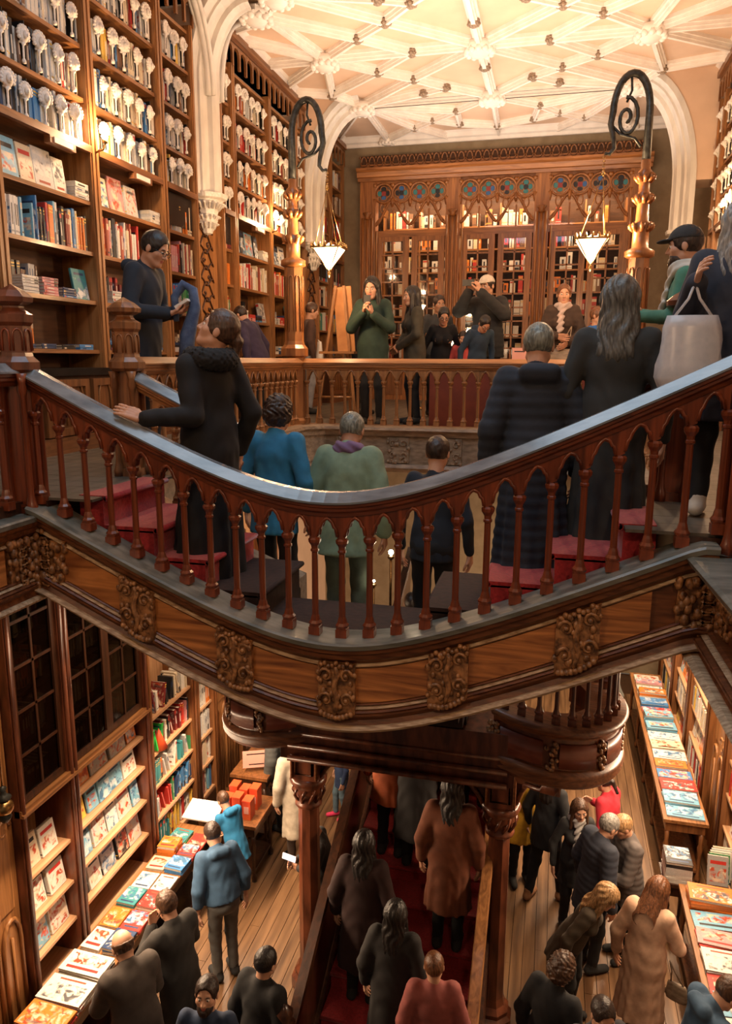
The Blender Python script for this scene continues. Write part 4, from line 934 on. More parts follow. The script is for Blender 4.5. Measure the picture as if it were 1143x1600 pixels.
# ---------------------------------------------------------------- lamp posts on the rear corners
def lamp_post(x, y, sgn, lab, labl, hang):
    t = thing('lamp_post', lab, 'lamp post', (x, y, U))
    m = MB(); m.lathe((x, y, 0), [(.14, U), (.14, U + .1), (.115, U + .13), (.115, 6.12), (.15, 6.14), (.15, 6.22), (.115, 6.26), (.105, 6.3), (.10, 7.10)], 8, rot=PI / 8, sm=False); m.build('shaft', 'lampwood', t)
    for k in range(8):
        a = k * PI / 4; m = MB(); cx_, cy_ = x + .101 * math.cos(a), y + .101 * math.sin(a); tx, ty = -math.sin(a), math.cos(a)
        m.tube([(cx_ + tx * u, cy_ + ty * u, v) for u, v in [(-.026, 6.4)] + [(.026 * math.cos(PI - PI * i / 6), 6.95 + .04 * math.sin(PI * i / 6)) for i in range(7)] + [(.026, 6.4)]], .006, 4); m.build('flute', 'lampwood', t)
    m = MB(); m.lathe((x, y, 0), [(.10, 7.08), (.14, 7.10), (.14, 7.15), (.08, 7.18), (.075, 7.32), (.10, 7.40), (.06, 7.43), (.055, 7.6), (.08, 7.66), (.05, 7.70), (.05, 7.78), (.085, 7.85), (.045, 7.9), (.045, 7.98)], 10)
    for zz, n, r_ in ((7.38, 8, .10), (7.64, 8, .085), (7.83, 8, .08)):
        for k in range(n):
            a = 2 * PI * k / n; m.tube([(x + r_ * .6 * math.cos(a), y + r_ * .6 * math.sin(a), zz - .05), (x + r_ * 1.0 * math.cos(a), y + r_ * 1.0 * math.sin(a), zz - .01), (x + r_ * 1.18 * math.cos(a), y + r_ * 1.18 * math.sin(a), zz + .015), (x + r_ * 1.22 * math.cos(a), y + r_ * 1.22 * math.sin(a), zz + .0)], [.02, .026, .022, .014], 5)
    m.build('foliate_capital', 'lampwood', t)
    # iron bracket
    m = MB(); P = [(x, y, 7.8), (x, y, 8.42)]
    R1 = .165
    for i in range(1, 15):
        a = PI - PI * i / 14; P.append((x + sgn * (R1 + R1 * math.cos(a)), y, 8.42 + .33 * math.sin(a)))
    P += [(x + sgn * .345, y, 8.32), (x + sgn * .31, y, 8.18), (x + sgn * .30, y, 8.10), (x + sgn * .34, y, 8.05), (x + sgn * .385, y, 8.06)]
    m.tube(P, [.045, .036] + [.034] * 14 + [.03, .024, .02, .018, .014], 8); m.build('iron_arm', 'iron', t)
    m = MB(); c0 = (x + sgn * .20, 8.36)
    m.tube([(c0[0] + sgn * .115 * (1 - i / 26) * math.cos(1.4 + i * .42), y, c0[1] + .19 * (1 - i / 26) * math.sin(1.4 + i * .42)) for i in range(24)], [.018] * 20 + [.016, .02, .024, .02], 6)
    m.tube([(x + sgn * .06, y, 8.1), (x + sgn * .12, y, 8.18), (x + sgn * .25, y, 8.22), (x + sgn * .33, y, 8.3)], .014, 5)
    m.tube([(x + sgn * .18, y, 8.72), (x + sgn * .17, y, 8.6), (x + sgn * .21, y, 8.5)], .012, 5); m.build('scroll', 'iron', t)
    # hanging lantern: inverted glass pyramid in a toothed brass ring
    hx = x + sgn * .385; hz = 8.05
    l = thing('hanging_lamp', labl, 'lamp', (hx, y, 7.0))
    m = MB(); 
    for k in range(4): m.tube([(hx + .012 * math.cos(a), y + (.012 * math.sin(a) if k % 2 else 0), hz - .025 - k * .035 + (0 if k % 2 else .016 * math.sin(a))) for a in [2 * PI * i / 8 for i in range(8)]], .004, 4, 0, True)
    m.lathe((hx, y, hz - .2), [(.004, 0), (.02, .02), (.014, .05), (.004, .07)], 8); m.build('chain', 'brass', l)
    cx_ = hx + hang
    for k in range(4):
        a = PI / 4 + k * PI / 2; m = MB(); m.tube([(hx, y, hz - .19), (cx_ + .17 * math.cos(a), y + .17 * math.sin(a), 7.285)], .004, 4); m.build('suspension_rod', 'brass', l)
    rz = 7.27; h = .155
    m = MB()
    for a1, a2 in (((-h, -h), (h, -h)), ((h, -h), (h, h)), ((h, h), (-h, h)), ((-h, h), (-h, -h))):
        m.tube([(cx_ + a1[0], y + a1[1], rz), (cx_ + a2[0], y + a2[1], rz)], .012, 5)
        for j in range(5): q_ = (j + .5) / 5; m.lathe((cx_ + a1[0] + (a2[0] - a1[0]) * q_, y + a1[1] + (a2[1] - a1[1]) * q_, rz), [(.014, 0), (.016, .03), (.008, .05), (.001, .055)], 5)
    m.build('crown_ring', 'brass', l)
    m = MB(); h2 = h - .012; ap = (cx_, y, 7.03); sq = [(cx_ - h2, y - h2, rz), (cx_ + h2, y - h2, rz), (cx_ + h2, y + h2, rz), (cx_ - h2, y + h2, rz)]
    m.add(sq + [ap], [(0, 1, 4), (1, 2, 4), (2, 3, 4), (3, 0, 4)]); m.build('shade', 'shade_glow', l)
    m = MB()
    for p in sq: m.tube([p, ap], .006, 4)
    m.lathe((cx_, y, 6.97), [(.001, 0), (.014, .02), (.02, .05), (.008, .07)], 8); m.build('shade_frame', 'brass', l)
    m = MB(); m.ball((cx_, y, 7.30), .022, 0, 8, 6); m.build('bulb', 'bulb', l)
    point('lamp_light', (cx_, y, 7.36), 110, (1, .62, .33), .06)
    point('lamp_light', (cx_, y - .02, 6.9), 34, (1, .6, .3), .06)
noise_mat('lampwood', (.20, .07, .02), (.42, .17, .05), .38, (14, 14, 3), 5, .1, coat=.3)
lamp_post(-2.84, 8.1, 1, 'lamp post with iron scroll at the left corner of the rear railing', 'glowing inverted pyramid lantern hanging from the left iron scroll', .02)
lamp_post(.72, 8.1, -1, 'lamp post with iron scroll at the right corner of the rear railing', 'glowing inverted pyramid lantern hanging from the right iron scroll', -.07)
# small bookcase lamps (bright spots between the bays)
for k, (y, s_) in enumerate(((6.5, 'L'), (10.93, 'L'), (8.7, 'R'), (10.93, 'R'))):
    sg = 1 if s_ == 'L' else -1; xx = -4.2 if s_ == 'L' else mir(-4.2)
    l = thing('shelf_lamp', ['small bright lamp on the bookcase upright left of the reading man', 'small bright lamp on the bookcase left of the left lamp post', 'small lamp on the right-hand bookcase nearest the picture edge', 'small lamp on the far right-hand bookcase'][k], 'lamp', (xx + sg * .06, y, 7.93))
    m = MB(); m.tube([(xx + sg * .05, y, 7.93), (xx + sg * .13, y, 7.95), (xx + sg * .15, y, 8.0)], .010, 6); m.lathe((xx + sg * .15, y, 8.0), [(.02, 0), (.025, .02), (.02, .03)], 8); m.build('bracket', 'brass', l)
    m = MB(); m.ball((xx + sg * .15, y, 8.055), .028, 0, 8, 6); m.build('bulb', 'bulb', l)
    point('shelf_light', (xx + sg * .19, y, 8.08), 60, (1, .62, .33), .05)
# three small bare bulbs glimpsed between the balusters
for k, (x, y, z) in enumerate(((-1.691, 4.45, 4.80), (-.913, 4.3, 4.964), (-1.184, 5.0, 4.56))):
    l = thing('wall_lamp', ['bare star-bright bulb on a candle bracket behind the left balusters', 'bare star-bright bulb seen between the middle balusters', 'small bare bulb low behind the middle balusters'][k], 'lamp', (x, y, z - .3))
    zg = (4.67, 4.5, 4.0)[k]; m = MB(); m.tube([(x, y, z - .03), (x, y, zg)], .008, 6); m.lathe((x, y, z - .04), [(.018, 0), (.022, .01), (.012, .02)], 8); m.lathe((x, y, zg), [(.03, 0), (.03, .01), (.01, .02)], 8); m.build('bracket', 'brass', l)
    m = MB(); m.ball((x, y, z), (.013, .016, .010)[k], 0, 8, 6); m.build('bulb', 'bulb_small', l)
l = thing('wall_lamp', 'brass wall lamp with round ball and rod low at the left picture edge', 'lamp', (-3.94, 4.34, 2.6))
m = MB(); m.tube([(-4.06, 4.34, 2.62), (-3.98, 4.34, 2.60), (-3.92, 4.36, 2.66)], .018, 6); m.tube([(-3.92, 4.36, 2.8), (-3.92, 4.36, 3.5)], .008, 6); m.build('arm', 'brass', l)
m = MB(); m.ball((-3.92, 4.36, 2.74), .07, 0, 12, 8); m.build('globe', 'brass', l)
m = MB(); m.lathe((-3.92, 4.36, 2.80), [(.05, 0), (.06, .02), (.03, .04), (.02, .07), (.03, .1), (.001, .12)], 10); m.build('collar', 'iron', l); m = MB(); m.lathe((-3.92, 4.36, 2.6), [(.001, 0), (.03, .02), (.05, .06), (.04, .09)], 10); m.build('collar', 'iron', l)
# ================================================================= books
PAL = {'white': (.72, .69, .62), 'cream': (.66, .56, .40), 'grey': (.36, .36, .35), 'pale grey': (.55, .55, .53), 'black': (.02, .02, .022), 'navy': (.03, .06, .14), 'blue': (.06, .22, .48), 'sky blue': (.18, .42, .58),
       'red': (.50, .04, .03), 'brick red': (.34, .08, .045), 'orange': (.70, .20, .03), 'yellow': (.72, .47, .08), 'lime green': (.30, .45, .06), 'green': (.05, .24, .09), 'brown': (.18, .09, .045), 'teal': (.05, .26, .28), 'pink': (.68, .30, .30), 'dark red': (.18, .02, .02), 'bright green': (.03, .55, .08), 'purple': (.14, .06, .22)}
def lab_col(c): return PAL[c] + (1,)
PAGE = (.62, .56, .46, 1)
def book_geo(m, T, H, D, own, style):
    # T thickness (y), H height (z), D depth (x, spine at x=0, fore-edge at -D); alpha 0 = object colour
    c = own
    m_ = .0025 if T > .012 else .001
    m.add([(-D, -T / 2, 0), (-.004, -T / 2, 0), (0, -T / 2 + .004, 0), (0, T / 2 - .004, 0), (-.004, T / 2, 0), (-D, T / 2, 0),
           (-D, -T / 2, H), (-.004, -T / 2, H), (0, -T / 2 + .004, H), (0, T / 2 - .004, H), (-.004, T / 2, H), (-D, T / 2, H),
           (-D, -T / 2 + m_, 0), (-D, T / 2 - m_, 0), (-D, -T / 2 + m_, H), (-D, T / 2 - m_, H), (-.006, -T / 2 + m_, H), (-.006, T / 2 - m_, H), (-.006, -T / 2 + m_, 0), (-.006, T / 2 - m_, 0),
           (-D + .004, -T / 2 + m_, H - .004), (-D + .004, T / 2 - m_, H - .004), (-.006, -T / 2 + m_, H - .004), (-.006, T / 2 - m_, H - .004)],
          [(0, 1, 7, 6), (1, 2, 8, 7), (2, 3, 9, 8), (3, 4, 10, 9), (4, 5, 11, 10), (0, 6, 14, 12), (13, 15, 11, 5), (6, 7, 16, 14), (7, 8, 9, 10, 17, 16), (17, 10, 11, 15), (20, 22, 23, 21), (12, 14, 20, 21, 15, 13), (0, 12, 18, 19, 13, 5, 4, 3, 2, 1)],
          0, [c] * 10 + [PAGE, PAGE, c])
    x = .0006; w = T / 2 - .004
    def patch(z0, z1, col, ww=w):
        if T > .009: m.add([(x, -ww, z0), (x, ww, z0), (x, ww, z1), (x, -ww, z1)], [(0, 1, 2, 3)], 0, col)
    if style == 0: patch(H * .70, H * .86, lab_col('cream')); patch(H * .08, H * .12, lab_col('black'))
    elif style == 1: patch(H * .25, H * .80, lab_col('black'), w * .35); patch(H * .06, H * .11, lab_col('grey'))
    elif style == 2: patch(H * .82, H * .95, lab_col('red')); patch(H * .3, H * .7, lab_col('white'), w * .4)
    elif style == 3: patch(H * .18, H * .62, lab_col('white'), w * .4)
    elif style == 4: patch(H * .0 + .004, H * .28, lab_col('black')); patch(H * .5, H * .85, lab_col('navy'), w * .35)
    elif style == 5: patch(H * .88, H * .93, lab_col('yellow')); patch(H * .80, H * .83, lab_col('yellow')); patch(H * .12, H * .15, lab_col('yellow'))
    # printed front cover (seen on books lying or facing out): picture + title band on both faces
    for sg in (-1, 1):
        yy = sg * (T / 2 + .0005)
        def cov(xa, xb, z0, z1, mi, col):
            P = [(-D * xa, yy, H * z0), (-D * xb, yy, H * z0), (-D * xb, yy, H * z1), (-D * xa, yy, H * z1)]
            m.add(P if sg > 0 else P[::-1], [(0, 1, 2, 3)], mi, col)
        if style in (0, 3): cov(.10, .90, .12, .60, 1, c); cov(.12, .88, .72, .84, 0, lab_col('black' if style else 'red'))
        elif style in (1, 4): cov(.02, .98, .02, .70, 2, c); cov(.15, .85, .80, .88, 0, lab_col('navy'))
        elif style == 2: cov(.08, .92, .30, .92, 3, c); cov(.2, .8, .10, .17, 0, lab_col('brick red'))
        else: cov(.05, .95, .05, .95, 1, c); cov(.2, .8, .76, .86, 0, lab_col('white'))
BMAT = ['book', 'art_warm', 'art_cool', 'art_mono']
REF = {}
def ref_mesh(style, T, H, D):
    key = (style, round(T / .006), round(H / .03), round(D / .04))
    if key not in REF:
        m = MB(); book_geo(m, T, H, D, (1, 1, 1, 0), style); REF[key] = (m.mesh('book', BMAT), (T, H, D))
    return REF[key]
BOOKS = []
def add_book(pos, R, T, H, D, col, style, where, face=.0):
    # R: 3x3, local spine +x; screen size decides whether it is an individual
    c = Vector(pos) + R @ Vector((-D / 2, 0, H / 2)); u_, v_ = proj(*c)
    if not (-30 < u_ < 1173 and -30 < v_ < 1630): return
    P = [proj(*(Vector(pos) + R @ Vector(p))) for p in ((0, -T / 2, 0), (0, T / 2, 0), (0, T / 2, H), (0, -T / 2, H))]
    Q = [proj(*(Vector(pos) + R @ Vector(p))) for p in ((0, T / 2, 0), (-D, T / 2, 0), (-D, T / 2, H), (0, T / 2, H))]
    ar = lambda P: abs(sum(P[i][0] * P[(i + 1) % 4][1] - P[(i + 1) % 4][0] * P[i][1] for i in range(4))) / 2
    BOOKS.append(dict(pos=Vector(pos), R=R, T=T, H=H, D=D, col=col, style=style, where=where, area=ar(P) * .9 + ar(Q) * face, u=u_, v=v_))
RZ = lambda a: Matrix.Rotation(a, 3, 'Z'); RX = lambda a: Matrix.Rotation(a, 3, 'X'); RY = lambda a: Matrix.Rotation(a, 3, 'Y')
WHITES = ['white'] * 5 + ['cream'] * 3 + ['pale grey'] * 3 + ['grey', 'black', 'navy', 'red', 'brown', 'blue', 'yellow']
MIX = ['white'] * 4 + ['cream'] * 2 + ['red'] * 2 + ['brick red', 'orange', 'blue', 'navy', 'sky blue', 'grey', 'black', 'pale grey', 'green', 'dark red', 'brown']
REDS = ['red', 'cream', 'white', 'brick red', 'orange', 'white', 'red', 'pink', 'black', 'cream']
COMIC = ['orange', 'yellow', 'white', 'pale grey', 'sky blue', 'white', 'grey', 'red', 'teal', 'cream']
rb = random.Random(11)
def upright_row(xf, sg, y0, y1, z, hmax, pal, where, fill=1., tmin=.016, tmax=.046, lean=.06, dep=.17):
    y = y0 + .01
    Rb = RZ(0) if sg > 0 else RZ(PI)
    end = y0 + (y1 - y0) * fill
    while y < end - .03:
        run = rb.randint(1, 4) if rb.random() < .3 else 1
        col = rb.choice(pal); T0 = rb.uniform(tmin, tmax); H0 = min(hmax, hmax * rb.uniform(.72, 1.0)); st = rb.randint(0, 5)
        for _ in range(run):
            T = T0; H = H0 * rb.uniform(.995, 1)
            if y + T > end: break
            ln = rb.uniform(-lean, lean) if rb.random() < (.15 if lean < .2 else .55) else 0
            R_ = RX(ln) @ Rb
            add_book((xf - sg * rb.uniform(.0, .03), y + T / 2 + abs(ln) * H * .5, z + .001), R_, T, H, dep * rb.uniform(.85, 1.05), col, st, where)
            y += T + .0008 + abs(ln) * H
        if rb.random() < .04: y += rb.uniform(.02, .08)
def faceout_row(xf, sg, y0, y1, z, hmax, pal, where, step=(.17, .26), lean=.16, inset=.06):
    y = y0 + .03
    while y < y1 - .15:
        Dw = min(rb.uniform(*step), y1 - y - .02); H = hmax * rb.uniform(.75, .98); T = rb.uniform(.012, .05)
        # cover faces the aisle: local +y -> aisle
        Rb = RZ(-PI / 2) if sg > 0 else RZ(PI / 2)
        R_ = RY(-sg * lean) @ Rb
        # after rotation the width runs along y
        py = y if sg < 0 else y + Dw
        base = Vector((xf - sg * inset, 0, z + .002))
        Rm = R_
        # put the spine edge so the book spans y..y+Dw
        sp = Rm @ Vector((-Dw, 0, 0))
        py = y + Dw if sp.y < 0 else y
        add_book((base.x, py, base.z + .5 * T * math.sin(lean)), Rm, T, H, Dw, rb.choice(pal), rb.randint(0, 5), where, face=1.)
        y += Dw + rb.uniform(.005, .04)
def stack(x, y, z, n, w, d, pal, where, t=(.02, .045), rot=0, ang=0, jit=.06):
    col = None
    for k in range(n):
        T = rb.uniform(*t); 
        if col is None or rb.random() < .6: col = rb.choice(pal); st = rb.randint(0, 5)
        # lying flat: local y -> up ; local x spine; local z -> length
        R_ = RZ(rot + rb.uniform(-jit, jit)) @ Matrix(((1, 0, 0), (0, 0, -1), (0, 1, 0)))
        c = Vector((x, y, z + T / 2 + .0005)); off = R_ @ Vector((-d / 2, 0, w / 2))
        add_book(c - off + Vector((0, 0, (off).z)), R_, T, w, d, col, st, where, face=1. if k == n - 1 else .0)
        z += T + .0008
    return z
XU = -4.205
BN = {0: 'far left upper bookcase', 1: 'bookcase behind near left newel', 2: 'bookcase behind reading man', 3: 'narrow bookcase left of pilaster', 4: 'narrow bookcase right of pilaster', 5: 'bookcase between pilaster and lamp post', 6: 'bookcase left of iron scroll', 7: 'bookcase behind lamp post', 8: 'bookcase behind left lantern', 9: 'bookcase in back left corner'}
SN = ['bottom', 'second', 'third', 'fourth', 'fifth', 'sixth', 'seventh', 'top']
for bi, (y0, y1) in enumerate(LBAYS):
    a, c = y0 + .065, y1 - .065
    for li, z in enumerate(LEV):
        wh = '%s shelf, %s' % (SN[li], BN[bi]); dp = .17
        nrw = y1 - y0 < .9
        if li == 0:
            upright_row(XU - .14, 1, a, c, z, .26, ['brown', 'brown', 'orange', 'cream', 'black'], wh, .4 if not nrw else 1)
            for k in range(4 if not nrw else 1): stack(XU - .10, a + .2 + k * .27, z, rb.randint(2, 5), .2, .16, ['navy', 'grey', 'blue', 'white', 'black'], wh, (.015, .03), PI / 2 * 0)
        elif li == 1:
            upright_row(XU - .10, 1, a, a + (c - a) * .45, z, .27, ['brown', 'black', 'cream', 'dark red', 'grey'], wh)
            if not nrw:
                for k in range(3): stack(XU - .08, a + (c - a) * (.15 + .22 * k) + .1, z, rb.randint(4, 6), .2, .15, [['pale grey', 'white'], ['red', 'pink'], ['navy', 'blue', 'black']][k], wh, (.018, .028))
                faceout_row(XU, 1, a + (c - a) * .78, c, z, .33, ['teal', 'grey'], wh)
            else: upright_row(XU, 1, a, c, z, .33, ['green', 'blue', 'white', 'yellow', 'red'], wh)
        elif li == 2: upright_row(XU, 1, a, c, z, .36, REDS if bi not in (1,) else ['red', 'pink', 'sky blue', 'white', 'blue', 'cream', 'orange', 'brick red', 'black', 'white'], wh, .97 if bi != 2 else .62)
        elif li == 3:
            if nrw: upright_row(XU, 1, a, c, z, .33, MIX, wh)
            else:
                faceout_row(XU, 1, a, a + (c - a) * .8, z, .36, ['cream', 'white', 'cream', 'pale grey', 'sky blue', 'white', 'black' if bi > 1 else 'pale grey', 'pink' if bi == 2 else 'cream'], wh, (.14, .26), .12)
                stack(XU - .08, c - .12, z, 4, .2, .18, ['white', 'pale grey'], wh)
        else:
            upright_row(XU, 1, a, c, z, .34 if li < 7 else .33, WHITES if bi < 4 else ['cream', 'cream', 'white', 'orange', 'brick red', 'brown', 'pale grey', 'black', 'white', 'red'], wh, dep=.2)
for bi, (y0, y1) in enumerate(LBAYS[4:8]):
    a, c = y0 + .065, y1 - .065
    for li in range(8):
        upright_row(mir(-4.205), -1, a, c, LEV[li], .33, ['cream', 'white', 'white', 'orange', 'brown', 'black', 'pale grey', 'grey'], '%s shelf, upper right wall, bay %s' % (SN[li], ['nearest edge', 'second from edge', 'beside arch', 'touching arch'][bi]), dep=.18)
# ground floor, left
a, c = 4.73, 5.29; X0 = -4.10
for z, pal in ((1.0, ['sky blue', 'white']), (1.38, ['white', 'cream']), (1.8, ['white', 'cream', 'sky blue'])):
    faceout_row(X0, 1, a, c, z, .33, pal, '%s shelf, lower left edge bookcase' % {1.0: 'bottom', 1.38: 'middle', 1.8: 'top'}[z], (.2, .3))
a, c = 5.43, 6.59
faceout_row(X0, 1, a, c, 1.0, .33, ['white', 'pale grey', 'grey', 'black'], 'lowest shelf, comic-album bookcase', (.14, .24))
faceout_row(X0, 1, a, c, 1.40, .34, ['white', 'pale grey', 'sky blue', 'red'], 'second shelf, comic-album bookcase', (.18, .26))
faceout_row(X0, 1, a, c, 1.80, .30, ['orange', 'yellow', 'white', 'sky blue'], 'third shelf, comic-album bookcase', (.16, .24))
faceout_row(X0, 1, a, c, 2.15, .24, ['orange', 'grey', 'brown'], 'shelf just under the glazed doors', (.2, .32))
a, c = 6.73, 7.69
upright_row(X0, 1, a, c, .63, .30, ['yellow', 'white', 'pale grey', 'red', 'teal'], 'bottom shelf, slanting-paperback bookcase')
for z, pal, w_ in ((1.02, MIX, 'second'), (1.42, ['pale grey', 'teal', 'brown', 'white', 'orange', 'grey', 'red', 'green'], 'third'), (1.82, ['dark red', 'white', 'black', 'red', 'pink', 'bright green'], 'fourth'), (2.25, ['black', 'dark red', 'cream', 'white'], 'top')):
    upright_row(X0, 1, a, c, z, .30, pal, '%s shelf, slanting-paperback bookcase' % w_, 1, .02, .045, .3)
for (y0, y1, nm) in ((7.82, 8.24, 'narrow bookcase by gilded panel'), (9.17, 10.5, 'far left ground-floor bookcase')):
    for k, z in enumerate((1.02, 1.42, 1.82, 2.25, .63)): upright_row(X0, 1, y0, y1, z, .33, [['white', 'cream', 'pink'], ['white', 'pale grey', 'blue'], ['white', 'orange'], ['red', 'red', 'orange'], MIX][k], 'shelf %s up, %s' % (['two', 'three', 'four', 'five', 'one'][k], nm))
for k, z in enumerate((2.98, 3.43, 3.88, 2.48)):
    for (y0, y1) in ((4.73, 5.29), (5.43, 6.59)): upright_row(X0 - .04, 1, y0, y1, z, .3, ['brown', 'dark red', 'cream', 'grey', 'black', 'orange'], 'behind the dark glazed doors', .9)
# ground floor, right
for (y0, y1, nm) in ((5.9, 7.0, 'ground-floor right edge bookcase'), (7.0, 8.35, 'bookcase behind near right table'), (9.25, 10.6, 'bookcase beside right carved panel'), (10.6, 11.95, 'middle ground-floor right bookcase'), (11.95, 13.3, 'farthest ground-floor right bookcase')):
    for k, z in enumerate((.63, 1.02, 1.42, 1.82, 2.25, 2.7, 3.1)):
        f_ = upright_row if (k + int(y0)) % 2 else faceout_row
        f_(2.06, -1, y0 + .065, y1 - .065, z, .37, [MIX, REDS, COMIC, WHITES][(k + int(y0)) % 4], 'shelf %s up, %s' % (['one', 'two', 'three', 'four', 'five', 'six', 'seven'][k], nm))
# alcove behind the glazed screen
for k in range(3):
    for j in range(8):
        for h in range(2):
            x0 = -3.57 + k * 1.61 + h * .74; x = x0
            while x < x0 + .62:
                T = rb.uniform(.035, .12)
                if rb.random() < .72: add_book((x, YB + .97, U + .385 + j * .43), RZ(-PI / 2), T, rb.uniform(.18, .34), .18, rb.choice(['white', 'cream', 'cream', 'white', 'pale grey', 'orange', 'red', 'brown']), rb.randint(0, 5), 'in the alcove behind the glazed screen')
                x += T + .001
# ---------------------------------------------------------------- tables with books
def table(name, label, x0, x1, y0, y1, z, top='light_wood_y', front='dark_wood', lip=0):
    t = thing(name, label, 'table', ((x0 + x1) / 2, (y0 + y1) / 2, 0))
    m = MB(); m.box(x0, x1, y0, y1, z - .04, z); m.build('top', top, t)
    m = MB(); m.box(x0 + .03, x1 - .03, y0 + .03, y1 - .03, z - .16, z - .04); m.build('apron', front, t)
    n = max(2, round((y1 - y0) / 1.2) + 1)
    for k in range(n):
        yy = y0 + .06 + (y1 - y0 - .12) * k / (n - 1)
        for xx in (x0 + .06, x1 - .06): m = MB(); m.lathe((xx, yy, 0), [(.03, 0), (.035, .05), (.02, .1), (.022, .35), (.035, .45), (.022, .5), (.03, z - .16)], 8); m.build('leg', front, t)
    m = MB(); m.box(x0 + .05, x1 - .05, y0 + .05, y1 - .05, .12, .15); m.build('lower_shelf', front, t)
    return t
table('display_table', 'long low wooden counter piled with picture books along the left wall', -4.03, -3.58, 4.0, 7.2, .74)
table('display_table', 'long book table along the right wall, farther one', 1.5, 2.0, 8.6, 13.0, .80, 'light_wood_y', 'case_wood')
table('display_table', 'book table at the right picture edge, nearer one', 1.5, 2.0, 5.4, 7.45, .80, 'light_wood_y', 'case_wood')
table('display_table', 'small dark table holding red boxes at the end of the left counter', -3.62, -3.12, 7.3, 7.95, .76, 'case_wood', 'dark_wood')
table('side_table', 'small dark pedestal under the stack of black-and-white books', 1.36, 1.66, 7.5, 7.85, .74, 'dark_wood', 'dark_wood')
TW = {0: 'on the left ground-floor counter', 1: 'on the far right book table', 2: 'on the near right book table'}
def spread(x0, x1, y0, y1, z, wh, pals, w=(.2, .3), d=(.18, .26), n=(1, 4), t=(.012, .035), turn=0):
    y = y0 + .13; i = 0
    while y < y1 - .1:
        Hh = rb.uniform(*w)
        x = x0 + .02; 
        while x < x1 - .12:
            Dd = min(rb.uniform(*d), x1 - x); 
            stack(x + Dd / 2, y, z, rb.randint(*n), Hh * .95, Dd * .96, pals[i % len(pals)], wh, t, turn, 0, .07)
            x += Dd + .015; i += 1
        y += Hh + .02
spread(-4.02, -3.56, 4.0, 5.2, .74, TW[0], [['white'], ['orange', 'red'], ['white', 'cream'], ['green', 'white']], (.24, .3), (.42, .46), (2, 4))
spread(-4.02, -3.56, 5.2, 7.15, .74, TW[0], [['cream', 'white'], ['navy', 'blue'], ['orange'], ['red', 'brown'], ['teal', 'green'], ['white', 'red'], ['blue', 'white'], ['pale grey']], (.2, .28), (.20, .24), (1, 4))
spread(1.52, 1.98, 8.65, 12.9, .80, TW[1], [['sky blue', 'white'], ['white', 'sky blue'], ['red', 'white'], ['blue'], ['orange', 'white'], ['white'], ['pink', 'cream'], ['grey', 'white']], (.2, .28), (.40, .46), (1, 5))
spread(1.52, 1.98, 5.45, 7.40, .80, TW[2], [['white', 'pink'], ['sky blue', 'white'], ['red', 'orange'], ['grey', 'white'], ['red', 'pink'], ['sky blue'], ['orange', 'cream']], (.22, .3), (.40, .46), (1, 5))
stack(1.51, 7.67, .74, 7, .3, .26, ['black', 'pale grey', 'white'], 'in the stack on the small pedestal', (.025, .045), 0, 0, .03)
for k in range(5): add_book((1.78 + .02 * k, 7.52 + k * .04, .8), RX(-.25) @ RZ(PI), .03, .3, .2, ['grey', 'green', 'white', 'pale grey', 'cream'][k], k, 'leaning between the small pedestal and the right wall', .3)
# ---------------------------------------------------------------- turn the plans into objects
BOOKS.sort(key=lambda b_: -b_['area'])
ind, rest = BOOKS[:300], BOOKS[300:]
groups = {}
for b_ in ind: groups.setdefault(b_['where'], []).append(b_)
ORD = ['first', 'second', 'third', 'fourth', 'fifth', 'sixth', 'seventh', 'eighth', 'ninth', 'tenth', 'eleventh', 'twelfth', 'thirteenth', 'fourteenth', 'fifteenth', 'sixteenth', 'seventeenth', 'eighteenth', 'nineteenth', 'twentieth']
for wh, L in groups.items():
    cc = {}
    tab = 'table' in wh or 'counter' in wh or 'stack' in wh
    L.sort(key=(lambda q: -q['v']) if tab else (lambda q: q['u']))
    tot = {}
    for q in L: tot[q['col']] = tot.get(q['col'], 0) + 1
    for q in L:
        cc[q['col']] = cc.get(q['col'], 0) + 1; k = cc[q['col']]
        me, (T0, H0, D0) = ref_mesh(q['style'], q['T'], q['H'], q['D'])
        o = bpy.data.objects.new('book', me); C.objects.link(o)
        o.matrix_world = Matrix.Translation(q['pos']) @ q['R'].to_4x4() @ Matrix.Diagonal((q['D'] / D0, q['T'] / T0, q['H'] / H0, 1))
        o.color = PAL[q['col']] + (1,)
        sz = 'thick' if q['T'] > .035 else ('slim' if q['T'] < .022 else '')
        od = ('' if tot[q['col']] == 1 else ((ORD[k - 1] if k <= 20 else 'last') + (' from front, ' if tab else ' from left, ')))
        o['label'] = ('%s%s %s book%s %s' % (od, sz, q['col'], '' if tab or 'alcove' in wh or 'leaning' in wh or 'behind the dark' in wh else ',', wh)).replace('  ', ' ').strip(); o['category'] = 'book'; o['group'] = 'books ' + wh
m = MB()
for q in rest:
    mm = MB(); D_, T_, H_ = q['D'], q['T'], q['H']; c_ = PAL[q['col']] + (1,)
    big = q['area'] > 60
    if big: book_geo(mm, T_, H_, D_, c_, q['style'])
    else:
        mm.box(-D_, 0, -T_ / 2, T_ / 2, 0, H_, 0, c_)
        if q['style'] < 4: mm.add([(.0006, -T_ * .3, H_ * .55), (.0006, T_ * .3, H_ * .55), (.0006, T_ * .3, H_ * .8), (.0006, -T_ * .3, H_ * .8)], [(0, 1, 2, 3)], 0, lab_col(['cream', 'black', 'white', 'navy'][q['style']]))
    R_ = q['R']; P_ = q['pos']
    m.add([P_ + R_ @ Vector(v) for v in mm.v], mm.f, mm.m, [tuple(c) for c in mm.c])
o = m.build('books', BMAT, None, (0, 0, 0), kind='stuff', label='the many smaller book spines filling the remaining shelves and tables', category='books')
